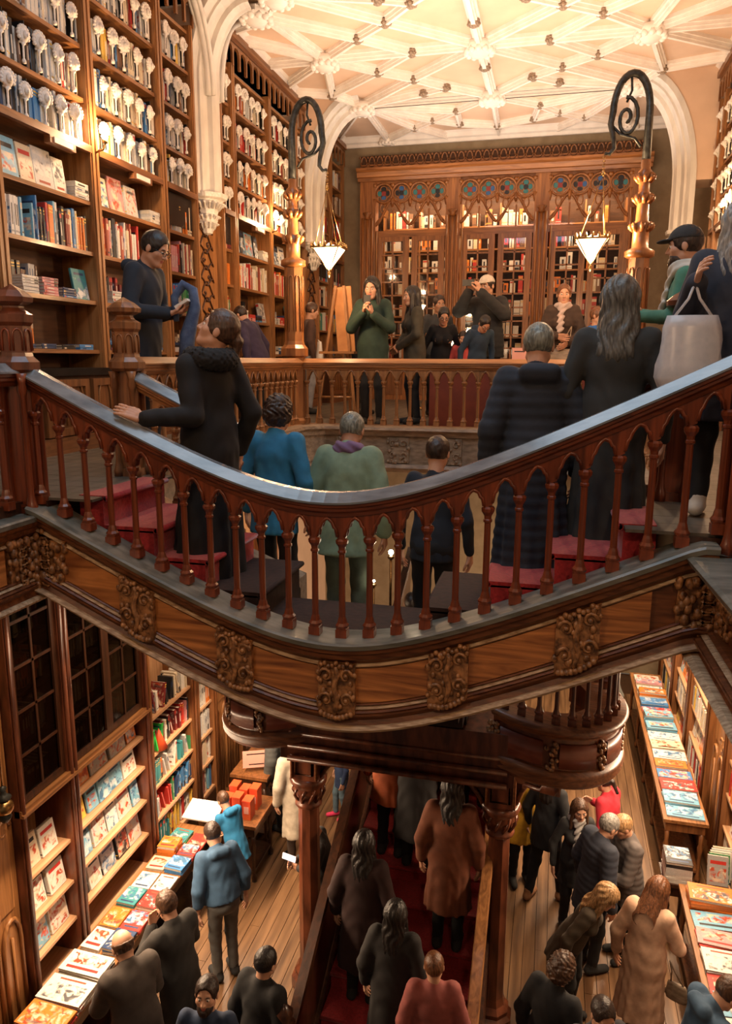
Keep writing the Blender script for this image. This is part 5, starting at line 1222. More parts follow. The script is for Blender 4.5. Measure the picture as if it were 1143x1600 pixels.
# ---------------------------------------------------------------- plaster busts on the upper shelves
BU = MB()
BU.tube([(0, 0, 0), (0, 0, .02), (.0, 0, .04), (.002, 0, .13), (.008, 0, .16)], [.018, .018, .008, .009, .022], 8)
BU.ball((.012, 0, .21), .052, 0, 12, 8, (.62, .9, 1.2)); BU.ball((.04, 0, .205), .03, 0, 8, 6, (.8, .9, 1.15)); BU.ball((.064, 0, .20), .010, 0, 6, 4, (1, .8, 1.6))
for k in range(11):
    a = PI * (-.15 + 1.3 * k / 10); BU.ball((.014, .05 * math.cos(a), .215 + .062 * math.sin(a)), .017, 0, 6, 4)
BU.tube([(-.008, -.03, .155), (.008, 0, .16), (-.008, .03, .155)], [.008, .018, .008], 6)
BUM = BU.mesh('bust', 'plaster_bust')
DV = MB(); DV.box(-.16, .012, -.004, .004, 0, .33); DVM = DV.mesh('divider', 'black')
bl = []
for side, bays in (('L', list(enumerate(LBAYS[:8]))), ('R', list(enumerate(LBAYS[4:8])))):
    for bi, (y0, y1) in bays:
        for li in (4, 5, 6, 7):
            n = max(2, round((y1 - y0) / .27)); X_ = -4.2 if side == 'L' else mir(-4.2)
            for k in range(n):
                y = y0 + .1 + (y1 - y0 - .2) * (k + .5) / n + rb.uniform(-.02, .02); sgn = 1 if side == 'L' else -1
                u_, v_ = proj(X_, y, LEV[li] + .2)
                if not (-10 < u_ < 1150 and -12 < v_ < 1000): continue
                t = thing('bust', '%s white plaster head, %s shelf, %s' % (ORD[k] + ' from left,' if side == 'L' else ORD[n - 1 - k] + ' from left,', SN[li], BN[bi] if side == 'L' else 'upper right wall, bay ' + ['nearest edge', 'second from edge', 'beside arch', 'touching arch'][bi]), 'bust', (X_ + sgn * .012, y, LEV[li]), 'white plaster heads marking the upper shelves')
                s_ = rb.uniform(.90, 1.08)
                o = link_mesh('head', BUM, t, (X_ + sgn * .015, y, LEV[li] + .012), (0, 0, (0 if sgn > 0 else PI) + rb.uniform(-.5, .1)), (s_, s_, s_))
                link_mesh('divider', DVM, t, (X_, y + .035, LEV[li] + .002), (0, 0, 0 if sgn > 0 else PI), (1, 1, rb.uniform(.85, 1)))
# ================================================================= easel, table lamps, signs, boxes
t = thing('easel', 'golden wooden artist easel holding a tall board beside the left lamp post', 'easel', (-2.62, 9.1, U))
for nm, A, B in (('leg', (-2.86, 8.95, U), (-2.66, 9.12, 6.98)), ('leg', (-2.36, 8.95, U), (-2.56, 9.12, 6.98)), ('leg', (-2.60, 9.62, U), (-2.61, 9.24, 6.95))):
    m = MB(); m.tube([A, B], .022, 4, 0, False, False); m.build(nm, 'light_wood', t)
m = MB(); m.tube([(-2.72, 8.97, 5.98), (-2.44, 8.97, 5.98)], .02, 4); m.tube([(-2.80, 8.97, 5.65), (-2.42, 8.97, 5.65)], .02, 4); m.build('crossbar', 'light_wood', t)
m = MB(); m.box(-2.80, -2.36, 8.86, 9.0, 6.17, 6.20); m.build('tray', 'light_wood_x', t)
b_ = MB(); b_.obox((-2.57, 9.19, 6.58), (.22, .02, .80), RX(-.10) @ RY(-.10), 0); b_.build('painting_board', 'canvas', None, label='tall orange-brown board standing on the easel', category='board')
def sign(label, c, sz, rot, lines, mat_='white'):
    t = thing('sign', label, 'sign', (c[0], c[1], c[2] - sz[1] / 2)); R_ = RZ(rot) @ RX(-.12)
    m = MB(); m.obox(c, (sz[0], .006, sz[1]), R_); m.build('card', mat_, t)
    for k in range(lines):
        m = MB(); z = sz[1] * (.3 - .6 * k / max(1, lines - 1)); m.obox(Vector(c) + R_ @ Vector((0, -.004, z)), (sz[0] * (.7 - .15 * (k % 2)), .001, sz[1] * .06), R_); m.build('print_line', 'black', t)
    m = MB(); m.obox(Vector(c) + R_ @ Vector((0, .04, -sz[1] * .2)), (sz[0] * .1, .08, sz[1] * .5), R_); m.build('strut', 'black', t)
sign('white printed sign on the left gallery counter beside the head of the woman in black', (-3.95, 9.7, 6.17), (.2, .3), PI / 2 - .6, 4)
sign('pink paper sign standing at the end of the left ground-floor counter', (-3.38, 8.09, 1.15), (.22, .28), .5, 0, 'pinkpaper') if 0 else None
noise_mat('pinkpaper', (.66, .30, .24), (.74, .38, .30), .7, (3, 3, 3), 2, 0)
noise_mat('redbox', (.55, .05, .02), (.68, .12, .03), .4, (3, 3, 3), 2, 0)
sign('pink sign standing on the far end of the left ground-floor counter', (-3.45, 8.15, 1.12), (.34, .22), .4, 2, 'pinkpaper')
sign('pink notice on the rear counter behind the blonde woman', (-.42, 8.78, 6.14), (.16, .2), 0, 2, 'pinkpaper')
t = table('display_table', 'far table with pink sign and mixed books at the left back of the ground floor', -3.75, -3.25, 8.0, 9.4, .95, 'case_wood', 'dark_wood')
spread(-3.73, -3.27, 8.3, 9.35, .95, 'on the far left table behind the pink sign', [['pink', 'red'], ['navy', 'white'], ['orange'], ['white']], (.2, .26), (.2, .24), (1, 3)) if 0 else None
for k in range(6):
    x = -3.54 + (k % 3) * .13; y = 7.48 + (k // 3) * .22
    t = thing('box', '%s glossy red gift box on the small dark table, %s row' % (['left', 'middle', 'right'][k % 3], ['front', 'back'][k // 3]), 'box', (x, y, .76), 'red gift boxes on the small dark table')
    m = MB(); m.box(x - .05, x + .05, y - .07, y + .07, .76, 1.0 + .03 * (k % 2)); m.build('carton', 'redbox', t)
    m = MB(); m.box(x - .03, x + .03, y - .072, y - .070, .84, .93); m.build('printed_label', 'pinkpaper', t)
    m = MB(); m.box(x - .053, x + .053, y - .073, y + .073, .985 + .03 * (k % 2), 1.005 + .03 * (k % 2)); m.build('lid', 'redbox', t)
# small pyramid table lamps on the rear gallery
for k, (x, y) in enumerate(((-1.31, 9.6), (-1.12, 9.9), (-2.15, 12.0))):
    t = thing('table_lamp', ['small glowing inverted-pyramid lamp on a slim stem left of the man in the cap', 'second small pyramid lamp half hidden behind the man in the cap', 'small pyramid lamp glowing between the two dark-haired women'][k], 'lamp', (x, y, U))
    zt = [6.42, 6.38, 6.95][k]
    m = MB(); m.lathe((x, y, U), [(.12, 0), (.12, .02), (.03, .05), (.012, .1), (.011, zt - U - .17)], 8); m.build('stem', 'brass', t)
    m = MB(); h = .1; sq = [(x - h, y - h, zt), (x + h, y - h, zt), (x + h, y + h, zt), (x - h, y + h, zt)]; m.add(sq + [(x, y, zt - .17)], [(0, 1, 4), (1, 2, 4), (2, 3, 4), (3, 0, 4), (3, 2, 1, 0)]); m.build('shade', 'shade_glow', t)
    m = MB(); m.tube(sq, .008, 4, 0, True); m.build('rim', 'brass', t)
noise_mat('brightgreen', (.02, .42, .06), (.04, .60, .10), .5, (3, 3, 3), 2, 0)
# red paper cone in the lower left bookcase
m = MB(); m.lathe((-4.1, 6.95, 1.825), [(.09, 0), (.001, .24)], 10); o = m.build('paper_cone', 'redbox', None, label='bright red paper cone on the slanting-paperback bookcase', category='cone')
for k in range(2):
    x = -4.12; y = 6.78 + k * .06; R_ = RX(.25 * (1 if k else -1))
    m = MB(); m.obox((x, y, 1.95), (.10, .02, .24), R_); m.build('folder', 'brightgreen', None, label='%s of two bright green folders leaning together on the left bookcase' % ['left', 'right'][k], category='folder', group='bright green folders') if 'brightgreen' in MATS else None
# white and blue picture boards at the end of the counter
m = MB(); m.obox((-3.80, 7.35, .84), (.42, .3, .02), RX(.25)); m.build('picture_board', 'white', None, label='large white board lying tilted at the end of the left counter', category='board')
# ================================================================= people
F32 = np.float32
def A3(v): return np.array(v, dtype=F32)
def cap_(P, a, b, ra, rb, sc=None):
    a, b = A3(a), A3(b)
    if sc is not None: k = A3(sc); Q = (P - a) / k; ab = (b - a) / k
    else: Q = P - a; ab = b - a
    L = max(float(ab @ ab), 1e-9); t = np.clip((Q @ ab) / L, 0, 1)
    d = np.sqrt(((Q - t[:, None] * ab) ** 2).sum(1)) - (ra + (rb - ra) * t)
    return d * (min(sc) if sc is not None else 1)
def ell(P, c, r):
    r = A3(r); Q = (P - A3(c)); k0 = np.sqrt(((Q / r) ** 2).sum(1)) + 1e-6; k1 = np.sqrt(((Q / r ** 2) ** 2).sum(1)) + 1e-6
    return k0 * (k0 - 1) / k1
def smin(a, b, k): h = np.clip(.5 + .5 * (b - a) / k, 0, 1); return b * (1 - h) + a * h - k * h * (1 - h)
def smax(a, b, k): return -smin(-a, -b, k)
def snet(fn, lo, hi, h):
    lo = A3(lo); hi = A3(hi); n = np.maximum(4, np.ceil((hi - lo) / h).astype(int) + 1)
    ax = [lo[i] + np.arange(n[i], dtype=F32) * h for i in range(3)]
    G = np.stack(np.meshgrid(*ax, indexing='ij'), -1).reshape(-1, 3)
    D = fn(G).astype(F32).reshape(n)
    S_ = D < 0; c = [s - 1 for s in n]
    cor = [(i, j, k) for i in (0, 1) for j in (0, 1) for k in (0, 1)]
    sub = lambda A, o: A[o[0]:o[0] + c[0], o[1]:o[1] + c[1], o[2]:o[2] + c[2]]
    cnt = sum(sub(S_, o).astype(np.int8) for o in cor); act = (cnt > 0) & (cnt < 8)
    if not act.any(): return np.zeros((0, 3)), []
    idx = -np.ones(c, dtype=np.int64); ii = np.argwhere(act); idx[act] = np.arange(len(ii))
    acc = np.zeros((len(ii), 3), F32); num = np.zeros(len(ii), F32)
    for o in cor:
        for a in range(3):
            if o[a]: continue
            p = list(o); p[a] = 1
            d0 = D[ii[:, 0] + o[0], ii[:, 1] + o[1], ii[:, 2] + o[2]]; d1 = D[ii[:, 0] + p[0], ii[:, 1] + p[1], ii[:, 2] + p[2]]
            m = (d0 < 0) != (d1 < 0); t = np.where(m, d0 / np.where(m, d0 - d1, 1), 0)
            q = np.tile(A3(o), (len(ii), 1)); q[:, a] += t; acc[m] += q[m]; num[m] += 1
    V = lo + (ii + acc / num[:, None]) * h
    F = []
    for a in range(3):
        b_, c_ = (a + 1) % 3, (a + 2) % 3
        sl0 = [slice(1, n[i] - 1) for i in range(3)]; sl0[a] = slice(0, n[a] - 1); sl1 = list(sl0); sl1[a] = slice(1, n[a])
        s0, s1 = S_[tuple(sl0)], S_[tuple(sl1)]
        for flip, m in ((False, s0 & ~s1), (True, ~s0 & s1)):
            e = np.argwhere(m)
            if len(e) == 0: continue
            e = e + A3([1 if i != a else 0 for i in range(3)]).astype(int)
            def g(db, dc): q = e.copy(); q[:, b_] += db; q[:, c_] += dc; return idx[q[:, 0], q[:, 1], q[:, 2]]
            f = np.stack([g(-1, -1), g(0, -1), g(0, 0), g(-1, 0)], 1)
            F.append(f[:, ::-1] if flip else f)
    return V, np.concatenate(F)
CLOTH = {}
def cloth(c, rough=.85, puff=False):
    key = 'cloth_%02d%02d%02d' % tuple(int(min(k, 1) * 99) for k in c)
    if key not in MATS: noise_mat(key, tuple(k * .86 for k in c), tuple(min(1, k * 1.12) for k in c), rough, (14, 14, 14), 5, .25, sheen=.02)
    return key
HAIRC = {'ash': (.075, .075, .066), 'black': (.012, .009, .008), 'brown': (.06, .028, .014), 'dark': (.025, .014, .010), 'grey': (.20, .19, .17), 'blonde': (.34, .20, .09), 'auburn': (.13, .05, .02), 'greygreen': (.16, .17, .14)}
for k, c in HAIRC.items(): noise_mat('hair_' + k, tuple(q * .5 for q in c), tuple(q * 1.5 for q in c), .42, (90, 90, 14), 4, .5)
def rotx(a): c, s = math.cos(a), math.sin(a); return np.array([[1, 0, 0], [0, c, -s], [0, s, c]], F32)
def rotz(a): c, s = math.cos(a), math.sin(a); return np.array([[c, -s, 0], [s, c, 0], [0, 0, 1]], F32)
def roty(a): c, s = math.cos(a), math.sin(a); return np.array([[c, 0, s], [0, 1, 0], [-s, 0, c]], F32)
def hand_sdf(W, d, n_, sd, curl, arm=None):
    d = A3(d); d /= np.linalg.norm(d); n_ = A3(n_); n_ = n_ - d * (n_ @ d); n_ /= np.linalg.norm(n_); t = np.cross(d, n_) * sd
    W = A3(W); segs = []
    for off, L in ((.030, .070), (.010, .078), (-.011, .072), (-.031, .056)):
        p = W + d * .088 + t * off; segs.append((W + d * .02 + t * off * .7, p, .017, .013)); a = .15 * curl
        fd = d * .97 + t * (off * 3.2); fd /= np.linalg.norm(fd)
        for k, f in enumerate((.45, .32, .25)):
            a += curl * (.55, .75, .5)[k]; q = p + (fd * math.cos(a) + n_ * math.sin(a)) * L * f; segs.append((p, q, (.0098, .0088, .0080)[k], (.0088, .0080, .0070)[k])); p = q
    p = W + d * .025 + t * .024; q = p + d * .030 + t * .026 + n_ * .012; r_ = q + d * .028 + t * (.010 - .01 * curl) + n_ * (.008 + .014 * curl); s_ = r_ + d * .024 + n_ * (.004 + .012 * curl)
    segs += [(W + d * .01, p, .016, .015), (p, q, .014, .011), (q, r_, .011, .0098), (r_, s_, .0098, .008), (W - (d if arm is None else arm) * .05, W + d * .02, .022, .021)]
    def fn(P):
        o = None
        for a, b, ra, rb in segs: v = cap_(P, a, b, ra, rb); o = v if o is None else smin(o, v, .005)
        return o
    return fn, W + d * .07
def person(label, x, y, z, H=1.7, face=0, lean=0, hp=0, hy=0, jacket=(.02, .03, .05), trousers=(.02, .02, .03), hem=.80, arms=None, hands=None, hair='short', hairc='dark', puff=False, bulk=.0, skin='skin', legs=((-.09, 0), (.09, 0)),
           glasses=False, beard=False, cap=None, scarf=None, hood=False, furcol=None, shoe=(.02, .02, .02), res=1., group=None, female=False, side=0, tilt=0, bare=None, collar=None, sit=False, eyes=True):
    s = H / 1.7; fa = math.radians(face); RF = rotz(-fa)  # face 0 -> +Y, 90 -> +X
    org = (x, y, z); t = thing('person', label, 'person', org, group)
    Rt = rotz(0) @ roty(math.radians(side)) @ rotx(-math.radians(lean)); PEL = A3((0, 0, .93))
    TJ = lambda v: PEL + Rt @ (A3(v) - PEL)
    def out(parts, name, mats, h_, extra=None):
        m = MB()
        for V, F, mi in parts:
            if len(V) == 0: continue
            V = (V * s) @ RF.T + A3(org); m.add(V.tolist(), F.tolist() if hasattr(F, 'tolist') else F, mi, None, True)
        return m.build(name, mats, t)
    sw = .142 if female else .160
    SH = {-1: TJ((-sw, 0, 1.395)), 1: TJ((sw, 0, 1.395))}
    arms = arms or {}
    AR = {}
    for g in (-1, 1):
        if g in arms and len(arms[g]) == 3:      # world position of the wrist, elbow found from the bone lengths
            w_ = ((A3(arms[g]) - A3(org)) @ RF) / s; a_ = SH[g]; v_ = w_ - a_; L_ = min(float(np.linalg.norm(v_)), .535); v_ = v_ / np.linalg.norm(v_); w_ = a_ + v_ * L_
            h_ = math.sqrt(max(0, .28 ** 2 - (L_ / 2) ** 2)); dn = A3((g * .25, -.2, -1)); dn = dn - v_ * (dn @ v_); dn /= np.linalg.norm(dn); e = a_ + v_ * L_ / 2 + dn * h_
        elif g in arms: e, w_ = arms[g]; e, w_ = A3(e), A3(w_)
        else: e = TJ((g * .255, -.03, 1.11)); w_ = TJ((g * .265, .05, .86))
        AR[g] = (e, w_)
    NB = TJ((0, -.005, 1.44)); Rh = Rt @ rotz(0)
    Rh = rotz(math.radians(-hy)) @ rotx(-math.radians(lean * .5 + hp)) @ roty(math.radians(tilt))
    HC = NB + Rh @ A3((0, .025, .150))
    hd = lambda P: (P - HC) @ Rh   # into head frame
    tl = lambda P: (P - PEL) @ Rt + PEL
    bk = .010 + bulk * .6
    folds = lambda P: (.003 * np.sin(P[:, 2] * 38 + 5 * np.sin(P[:, 0] * 13 + x)) * np.sin(P[:, 0] * 21 + P[:, 1] * 17 + y)) if not puff else .006 * np.abs(np.sin(P[:, 2] * PI / .062)) * -1 + .002
    def torso(P, b):
        Q = tl(P)
        w_ = 1.0 if not female else .93
        d = cap_(Q, (0, 0, 1.27), (0, 0, 1.08), (.150 + b) * w_, (.130 + b) * w_, (1, .70, 1))
        d = smin(d, cap_(Q, (0, 0, 1.05), (0, 0, .93), .130 + b, .150 + b, (1, .74, 1)), .04)
        d = smin(d, cap_(Q, (-sw + .02, 0, 1.365), (sw - .02, 0, 1.365), .052 + b, .052 + b), .035)
        d = smin(d, cap_(Q, (0, -.01, 1.38), (0, 0, 1.45), .066 + b * .5, .054 + b * .4), .03)
        if female: d = smin(d, np.minimum(ell(Q, (-.07, .09, 1.24), (.07, .06, .07)), ell(Q, (.07, .09, 1.24), (.07, .06, .07))), .05)
        return d
    def armsd(P, b, cut=True):
        d = None
        for g in (-1, 1):
            e, w_ = AR[g]; dirn = (w_ - e) / (np.linalg.norm(w_ - e) + 1e-6); wc = w_ - dirn * (.02 if cut else -.01)
            v = smin(cap_(P, SH[g], e, .052 + b, .041 + b), cap_(P, e, wc, .040 + b, .031 + b * .8), .02)
            d = v if d is None else np.minimum(d, v)
        return d
    hem_ = hem
    def fj(P):
        d = smin(torso(P, bk), armsd(P, bk * .8), .022)
        Q = tl(P) if lean < 50 else P
        if hem_ < .93:
            wd = .158 + bk + (.93 - hem_) * .07
            sk = cap_(Q, (0, 0, 1.0), (0, 0, hem_ - .1), .142 + bk, wd, (1, .76, 1)); th = np.arctan2(Q[:, 0], Q[:, 1]); sk = sk + .010 * np.clip((1.0 - Q[:, 2]) / .5, 0, 1) * np.sin(9 * th + 2 * np.sin(3 * th + x)); d = smin(d, sk, .04)
        if hood: d = smin(d, cap_(Q, (-.06, -.10, 1.43), (.06, -.10, 1.43), .055, .055), .03)
        if collar: d = smin(d, cap_(Q, (0, -.01, 1.44), (0, .0, 1.52), .075, .070), .02)
        d = d + folds(P)
        return smax(d, (hem_ - Q[:, 2]) if lean < 50 else (hem_ - P[:, 2]), .01)
    LG = {}
    for g, (fx, fy) in zip((-1, 1), legs): LG[g] = (A3((g * .088, 0, .90)), A3(((g * .088 + fx) / 2, fy * .5 + .035, .49)), A3((fx, fy - .01, .085)))
    if sit:
        for g in (-1, 1): LG[g] = (A3((g * .09, 0, .90)), A3((g * .11, .40, .88)), A3((g * .11, .42, .45)))
    def fl(P, b=.012):
        d = ell(P, (0, -.01, .90), (.15 + b, .115 + b, .13))
        for g in (-1, 1): a, k_, f_ = LG[g]; d = smin(d, smin(cap_(P, a, k_, .074 + b, .054 + b), cap_(P, k_, f_, .052 + b, .040 + b), .03), .03)
        return d + .003 * np.sin(P[:, 2] * 45) * np.sin(P[:, 0] * 30)
    def fs(g):
        f_ = LG[g][2]
        def q(P): return smax(smin(cap_(P, (f_[0], f_[1] - .035, .05), (f_[0] + g * .012, f_[1] + .15, .038), .047, .040, (1, 1, .9)), cap_(P, f_, f_ + A3((0, 0, .03)), .048, .05), .03), .002 - P[:, 2] + (f_[2] - .085), .004)
        return q, f_
    def fhead(P):
        Q = hd(P)
        d = ell(Q, (0, -.012, .028), (.076, .094, .092))
        d = smin(d, ell(Q, (0, .022, -.040), (.058, .066, .078)), .03)
        d = smin(d, ell(Q, (0, .062, -.096), (.022, .020, .017)), .03)            # chin
        d = smin(d, cap_(Q, (-.048, .0, -.06), (-.02, .06, -.09), .022, .018), .02)
        d = smin(d, cap_(Q, (.048, .0, -.06), (.02, .06, -.09), .022, .018), .02)
        d = smin(d, cap_(Q, (-.034, .068, .026), (.034, .068, .026), .014, .014), .012)  # brow
        d = smax(d, -np.minimum(ell(Q, (-.031, .094, .004), (.019, .018, .013)), ell(Q, (.031, .094, .004), (.019, .018, .013))), .012)
        d = smin(d, cap_(Q, (0, .078, .018), (0, .103, -.026), .008, .0115), .010)
        d = smin(d, np.minimum(ell(Q, (-.011, .091, -.030), (.009, .010, .008)), ell(Q, (.011, .091, -.030), (.009, .010, .008))), .006)
        d = smin(d, ell(Q, (0, .080, -.055), (.024, .012, .006)), .004); d = smin(d, ell(Q, (0, .078, -.066), (.020, .012, .007)), .004)
        d = smin(d, np.minimum(ell(Q, (-.080, -.008, -.005), (.010, .020, .032)), ell(Q, (.080, -.008, -.005), (.010, .020, .032))), .008)
        d = smin(d, cap_(Q, (-.042, .05, -.02), (-.04, .048, -.03), .025, .022), .02); d = smin(d, cap_(Q, (.042, .05, -.02), (.04, .048, -.03), .025, .022), .02)
        return smin(d, cap_(P, HC + Rh @ A3((0, -.022, -.05)), NB + A3((0, 0, -.03)), .052, .062), .025)
    h1 = .0065 * res
    parts = []
    Vh, Fh = snet(fhead, HC - .19, HC + .16, h1 if res < 2 else h1)
    ql = (Vh - HC) @ Rh; mi = (np.abs(ql[:, 0]) < .026) & (ql[:, 1] > .082) & (ql[:, 2] < -.048) & (ql[:, 2] > -.073)
    fm = mi[Fh].all(1).astype(int).tolist()
    parts.append((Vh, Fh, fm))
    hands = hands or {}
    for g in (-1, 1):
        e, w_ = AR[g]; fd = (w_ - e); fd = fd / (np.linalg.norm(fd) + 1e-6)
        hh = hands.get(g, {}); 
        if hh == 'none': continue
        dd = hh.get('d', fd); nn = hh.get('n', (-g, 0, 0) if abs(fd[0]) < .8 else (0, 0, -1))
        if hh.get('world'): dd = A3(dd) @ RF; nn = A3(nn) @ RF
        fn, cc = hand_sdf(w_, dd, nn, g * hh.get('s', -1), hh.get('curl', .5), fd)
        V, F = snet(fn, cc - .13, cc + .13, .0045 if res <= 1 else .0060)
        parts.append((V, F, 0))
    V, F = snet(lambda P: np.minimum(np.minimum(torso(P, -.02), armsd(P, -.012, False)), fl(P, -.01)), (-.95, -.75, .05), (.95, .95, 1.75), .028)
    parts.append((V, F, 0))
    body = out(parts, 'body', [skin, 'lips'], h1)
    # clothing
    allp = [AR[g][k] for g in (-1, 1) for k in (0, 1)] + [SH[-1], SH[1], NB]
    lo = np.min(allp, 0) - .12; hi = np.max(allp, 0) + .12; lo = np.minimum(lo, A3((-.33, -.26, min(hem_ - .05, .8)))); hi = np.maximum(hi, A3((.33, .26, 1.2))); lo[2] = hem_ - .03 if lean < 50 else lo[2]
    V, F = snet(fj, lo, hi, .0135 * res); out([(V, F, 0)], 'coat' if hem_ < .7 else 'jacket', cloth(jacket), 0)
    if hem_ > .25:
        V, F = snet(lambda P: smax(fl(P), .075 - P[:, 2], .01), (-.42, -.45, .04), (.42, .55, 1.04), .016 * res); out([(V, F, 0)], 'trousers', cloth(trousers), 0)
    for g in (-1, 1):
        fn, f_ = fs(g); V, F = snet(fn, f_ - A3((.08, .12, .10)), f_ + A3((.08, .23, .08)), .010 * res); out([(V, F, 0)], 'shoe', cloth(shoe), 0)
    # hair
    def fh(P):
        Q = hd(P); big = {'curly': .018, 'long': .008, 'wavy': .016}.get(hair, .006)
        d = ell(Q, (0, -.014, .032), (.081 + big, .099 + big, .097 + big))
        face_ = ell(Q, (0, .105, -.016), (.074, .086, .098)); low = Q[:, 2] * -1 - .045 + .35 * np.maximum(0, Q[:, 1] + .02)
        if hair in ('short', 'bun', 'bald'): d = smax(d, low, .01)
        if hair == 'curly': d = smin(d, ell(Q, (0, -.035, -.01), (.098, .095, .10)), .03)
        if hair in ('long', 'wavy'):
            d = smin(d, cap_(Q, (0, -.045, .0), (0, -.065, -.27), .082, .078 + big, (1.15, .75, 1)), .03)
            for g in (-1, 1): d = smin(d, cap_(Q, (g * .072, .015, .03), (g * .085, .035, -.22), .022, .035), .02)
        d = smax(d, -face_, .008)
        if hair == 'bald': d = smax(d, Q[:, 2] - .035, .006)
        if hair == 'bun': d = smin(d, ell(Q, (0, -.115, .0), (.035, .038, .038)), .01); d = smin(d, cap_(Q, (0, -.13, -.0), (0, -.15, -.13), .028, .02), .015)
        if hair in ('long', 'wavy'):
            an = np.arctan2(Q[:, 0], -Q[:, 1]); wv = 3 if hair == 'wavy' else 1
            return d + (.0045 if hair == 'wavy' else .0025) * np.sin(an * 15 + wv * np.sin(Q[:, 2] * 24 + 2 * an)) + .0015 * np.sin(an * 37 + wv * np.sin(Q[:, 2] * 31))
        k = {'curly': .009}.get(hair, .002)
        return d + k * np.sin(Q[:, 0] * 95 + 3 * np.sin(Q[:, 2] * 60)) * np.sin(Q[:, 2] * (70 if hair == 'curly' else 22) + Q[:, 1] * 80)
    if hair != 'none':
        V, F = snet(fh, HC - A3((.17, .22, .34 if hair in ('long', 'wavy') else .2)), HC + A3((.17, .19, .18)), .0075 * res)
        if res <= 1.3 and eyes:
            m = MB()
        out([(V, F, 0)], 'hair', 'hair_' + hairc, 0)
    W_ = lambda q: tuple(((HC + Rh @ A3(q)) * s) @ RF.T + A3(org))
    if eyes:
        for g in (-1, 1):
            m = MB(); m.ball(W_((g * .031, .072, .004)), .0125 * s, 0, 8, 6); m.ball(W_((g * .031, .0785, .003)), .0075 * s, 1, 8, 6); m.build('eye', ['eye_white', 'black'], t)
            m = MB(); m.tube([W_((g * .016, .087, .024)), W_((g * .032, .086, .029)), W_((g * .048, .075, .024))], [.0032 * s, .004 * s, .002 * s], 5); m.build('eyebrow', 'hair_' + (hairc if hairc != 'blonde' else 'brown'), t)
    if glasses:
        m = MB()
        for g in (-1, 1):
            m.tube([W_((g * .033 + .024 * math.cos(a), .100, .002 + .018 * math.sin(a))) for a in [2 * PI * i / 12 for i in range(12)]], .0022, 4, 0, True); m.tube([W_((g * .057, .099, .006)), W_((g * .082, .0, .008))], .002, 4)
        m.tube([W_((-.009, .102, .004)), W_((.009, .102, .004))], .002, 4); m.build('glasses', 'glass_frame', t)
    if beard:
        def fb(P):
            Q = hd(P); d = smin(ell(Q, (0, .03, -.075), (.062, .068, .058)), ell(Q, (0, .07, -.1), (.03, .026, .026)), .02); d = smax(d, Q[:, 2] + .040 - .35 * np.maximum(0, -Q[:, 1] + .05), .006)
            return smax(d, -ell(Q, (0, .10, -.058), (.022, .03, .014)), .004)
        V, F = snet(fb, HC - .16, HC + .14, .0075 * res); out([(V, F, 0)], 'beard', 'hair_' + hairc, 0)
    if cap:
        def fc(P):
            Q = hd(P); d = smax(ell(Q, (0, -.010, .035), (.090, .108, .10)), -(Q[:, 2] - .045 + .10 * np.maximum(0, -Q[:, 1])), .006)
            return smin(d, smax(ell(Q, (0, .105, .048), (.062, .062, .012)), -Q[:, 1] + .03, .01), .008)
        V, F = snet(fc, HC - .14, HC + .18, .0075 * res); out([(V, F, 0)], 'cap', cloth(cap), 0)
    if scarf:
        def fsc(P):
            Q = tl(P); r_ = np.sqrt(Q[:, 0] ** 2 + (Q[:, 1] * 1.05) ** 2); d = np.sqrt((r_ - .078) ** 2 + ((Q[:, 2] - 1.455) * .8) ** 2) - .036
            d = smin(d, cap_(Q, (.02, .10, 1.42), (.035, .16, 1.15), .035, .04, (1.1, .5, 1)), .03)
            return d + .006 * np.sin(Q[:, 2] * 90 + Q[:, 0] * 60)
        V, F = snet(fsc, NB - .36, NB + .2, .011 * res); out([(V, F, 0)], 'scarf', cloth(scarf), 0)
    if furcol:
        def ff(P):
            Q = tl(P); r_ = np.sqrt(Q[:, 0] ** 2 + (Q[:, 1] + .01) ** 2); d = np.sqrt((r_ - .105) ** 2 + ((Q[:, 2] - 1.435) * .9) ** 2) - .055
            return d + .010 * np.sin(Q[:, 0] * 170 + 2 * np.sin(Q[:, 1] * 90)) * np.sin(Q[:, 1] * 160) * np.sin(Q[:, 2] * 150)
        V, F = snet(ff, NB - .22, NB + .2, .009 * res); out([(V, F, 0)], 'fur_collar', cloth(furcol), 0)
    if bare:
        V, F = snet(lambda P: smax(fl(P, .002), P[:, 2] - bare, .005), (-.3, -.3, .04), (.3, .4, bare + .02), .014); out([(V, F, 0)], 'lower_leg', skin, 0)
    info = dict(t=t, s=s, RF=RF, org=A3(org), HC=HC, Rh=Rh)
    info['W'] = lambda q: tuple((A3(q) * s) @ RF.T + A3(org))
    return info
def hold(label, name, cat, info, c, sz, rot=None, mat_='black', extra=None):
    R_ = Matrix.Rotation(-math.atan2(-info['RF'][0][1] * -1, info['RF'][0][0]) * 0, 3, 'Z'); RFm = Matrix([list(map(float, r)) for r in info['RF']])
    m = MB(); m.obox(info['W'](c), [k * 1 for k in sz], RFm @ (rot or Matrix.Identity(3)))
    o = m.build(name, mat_, None, label=label, category=cat); return o
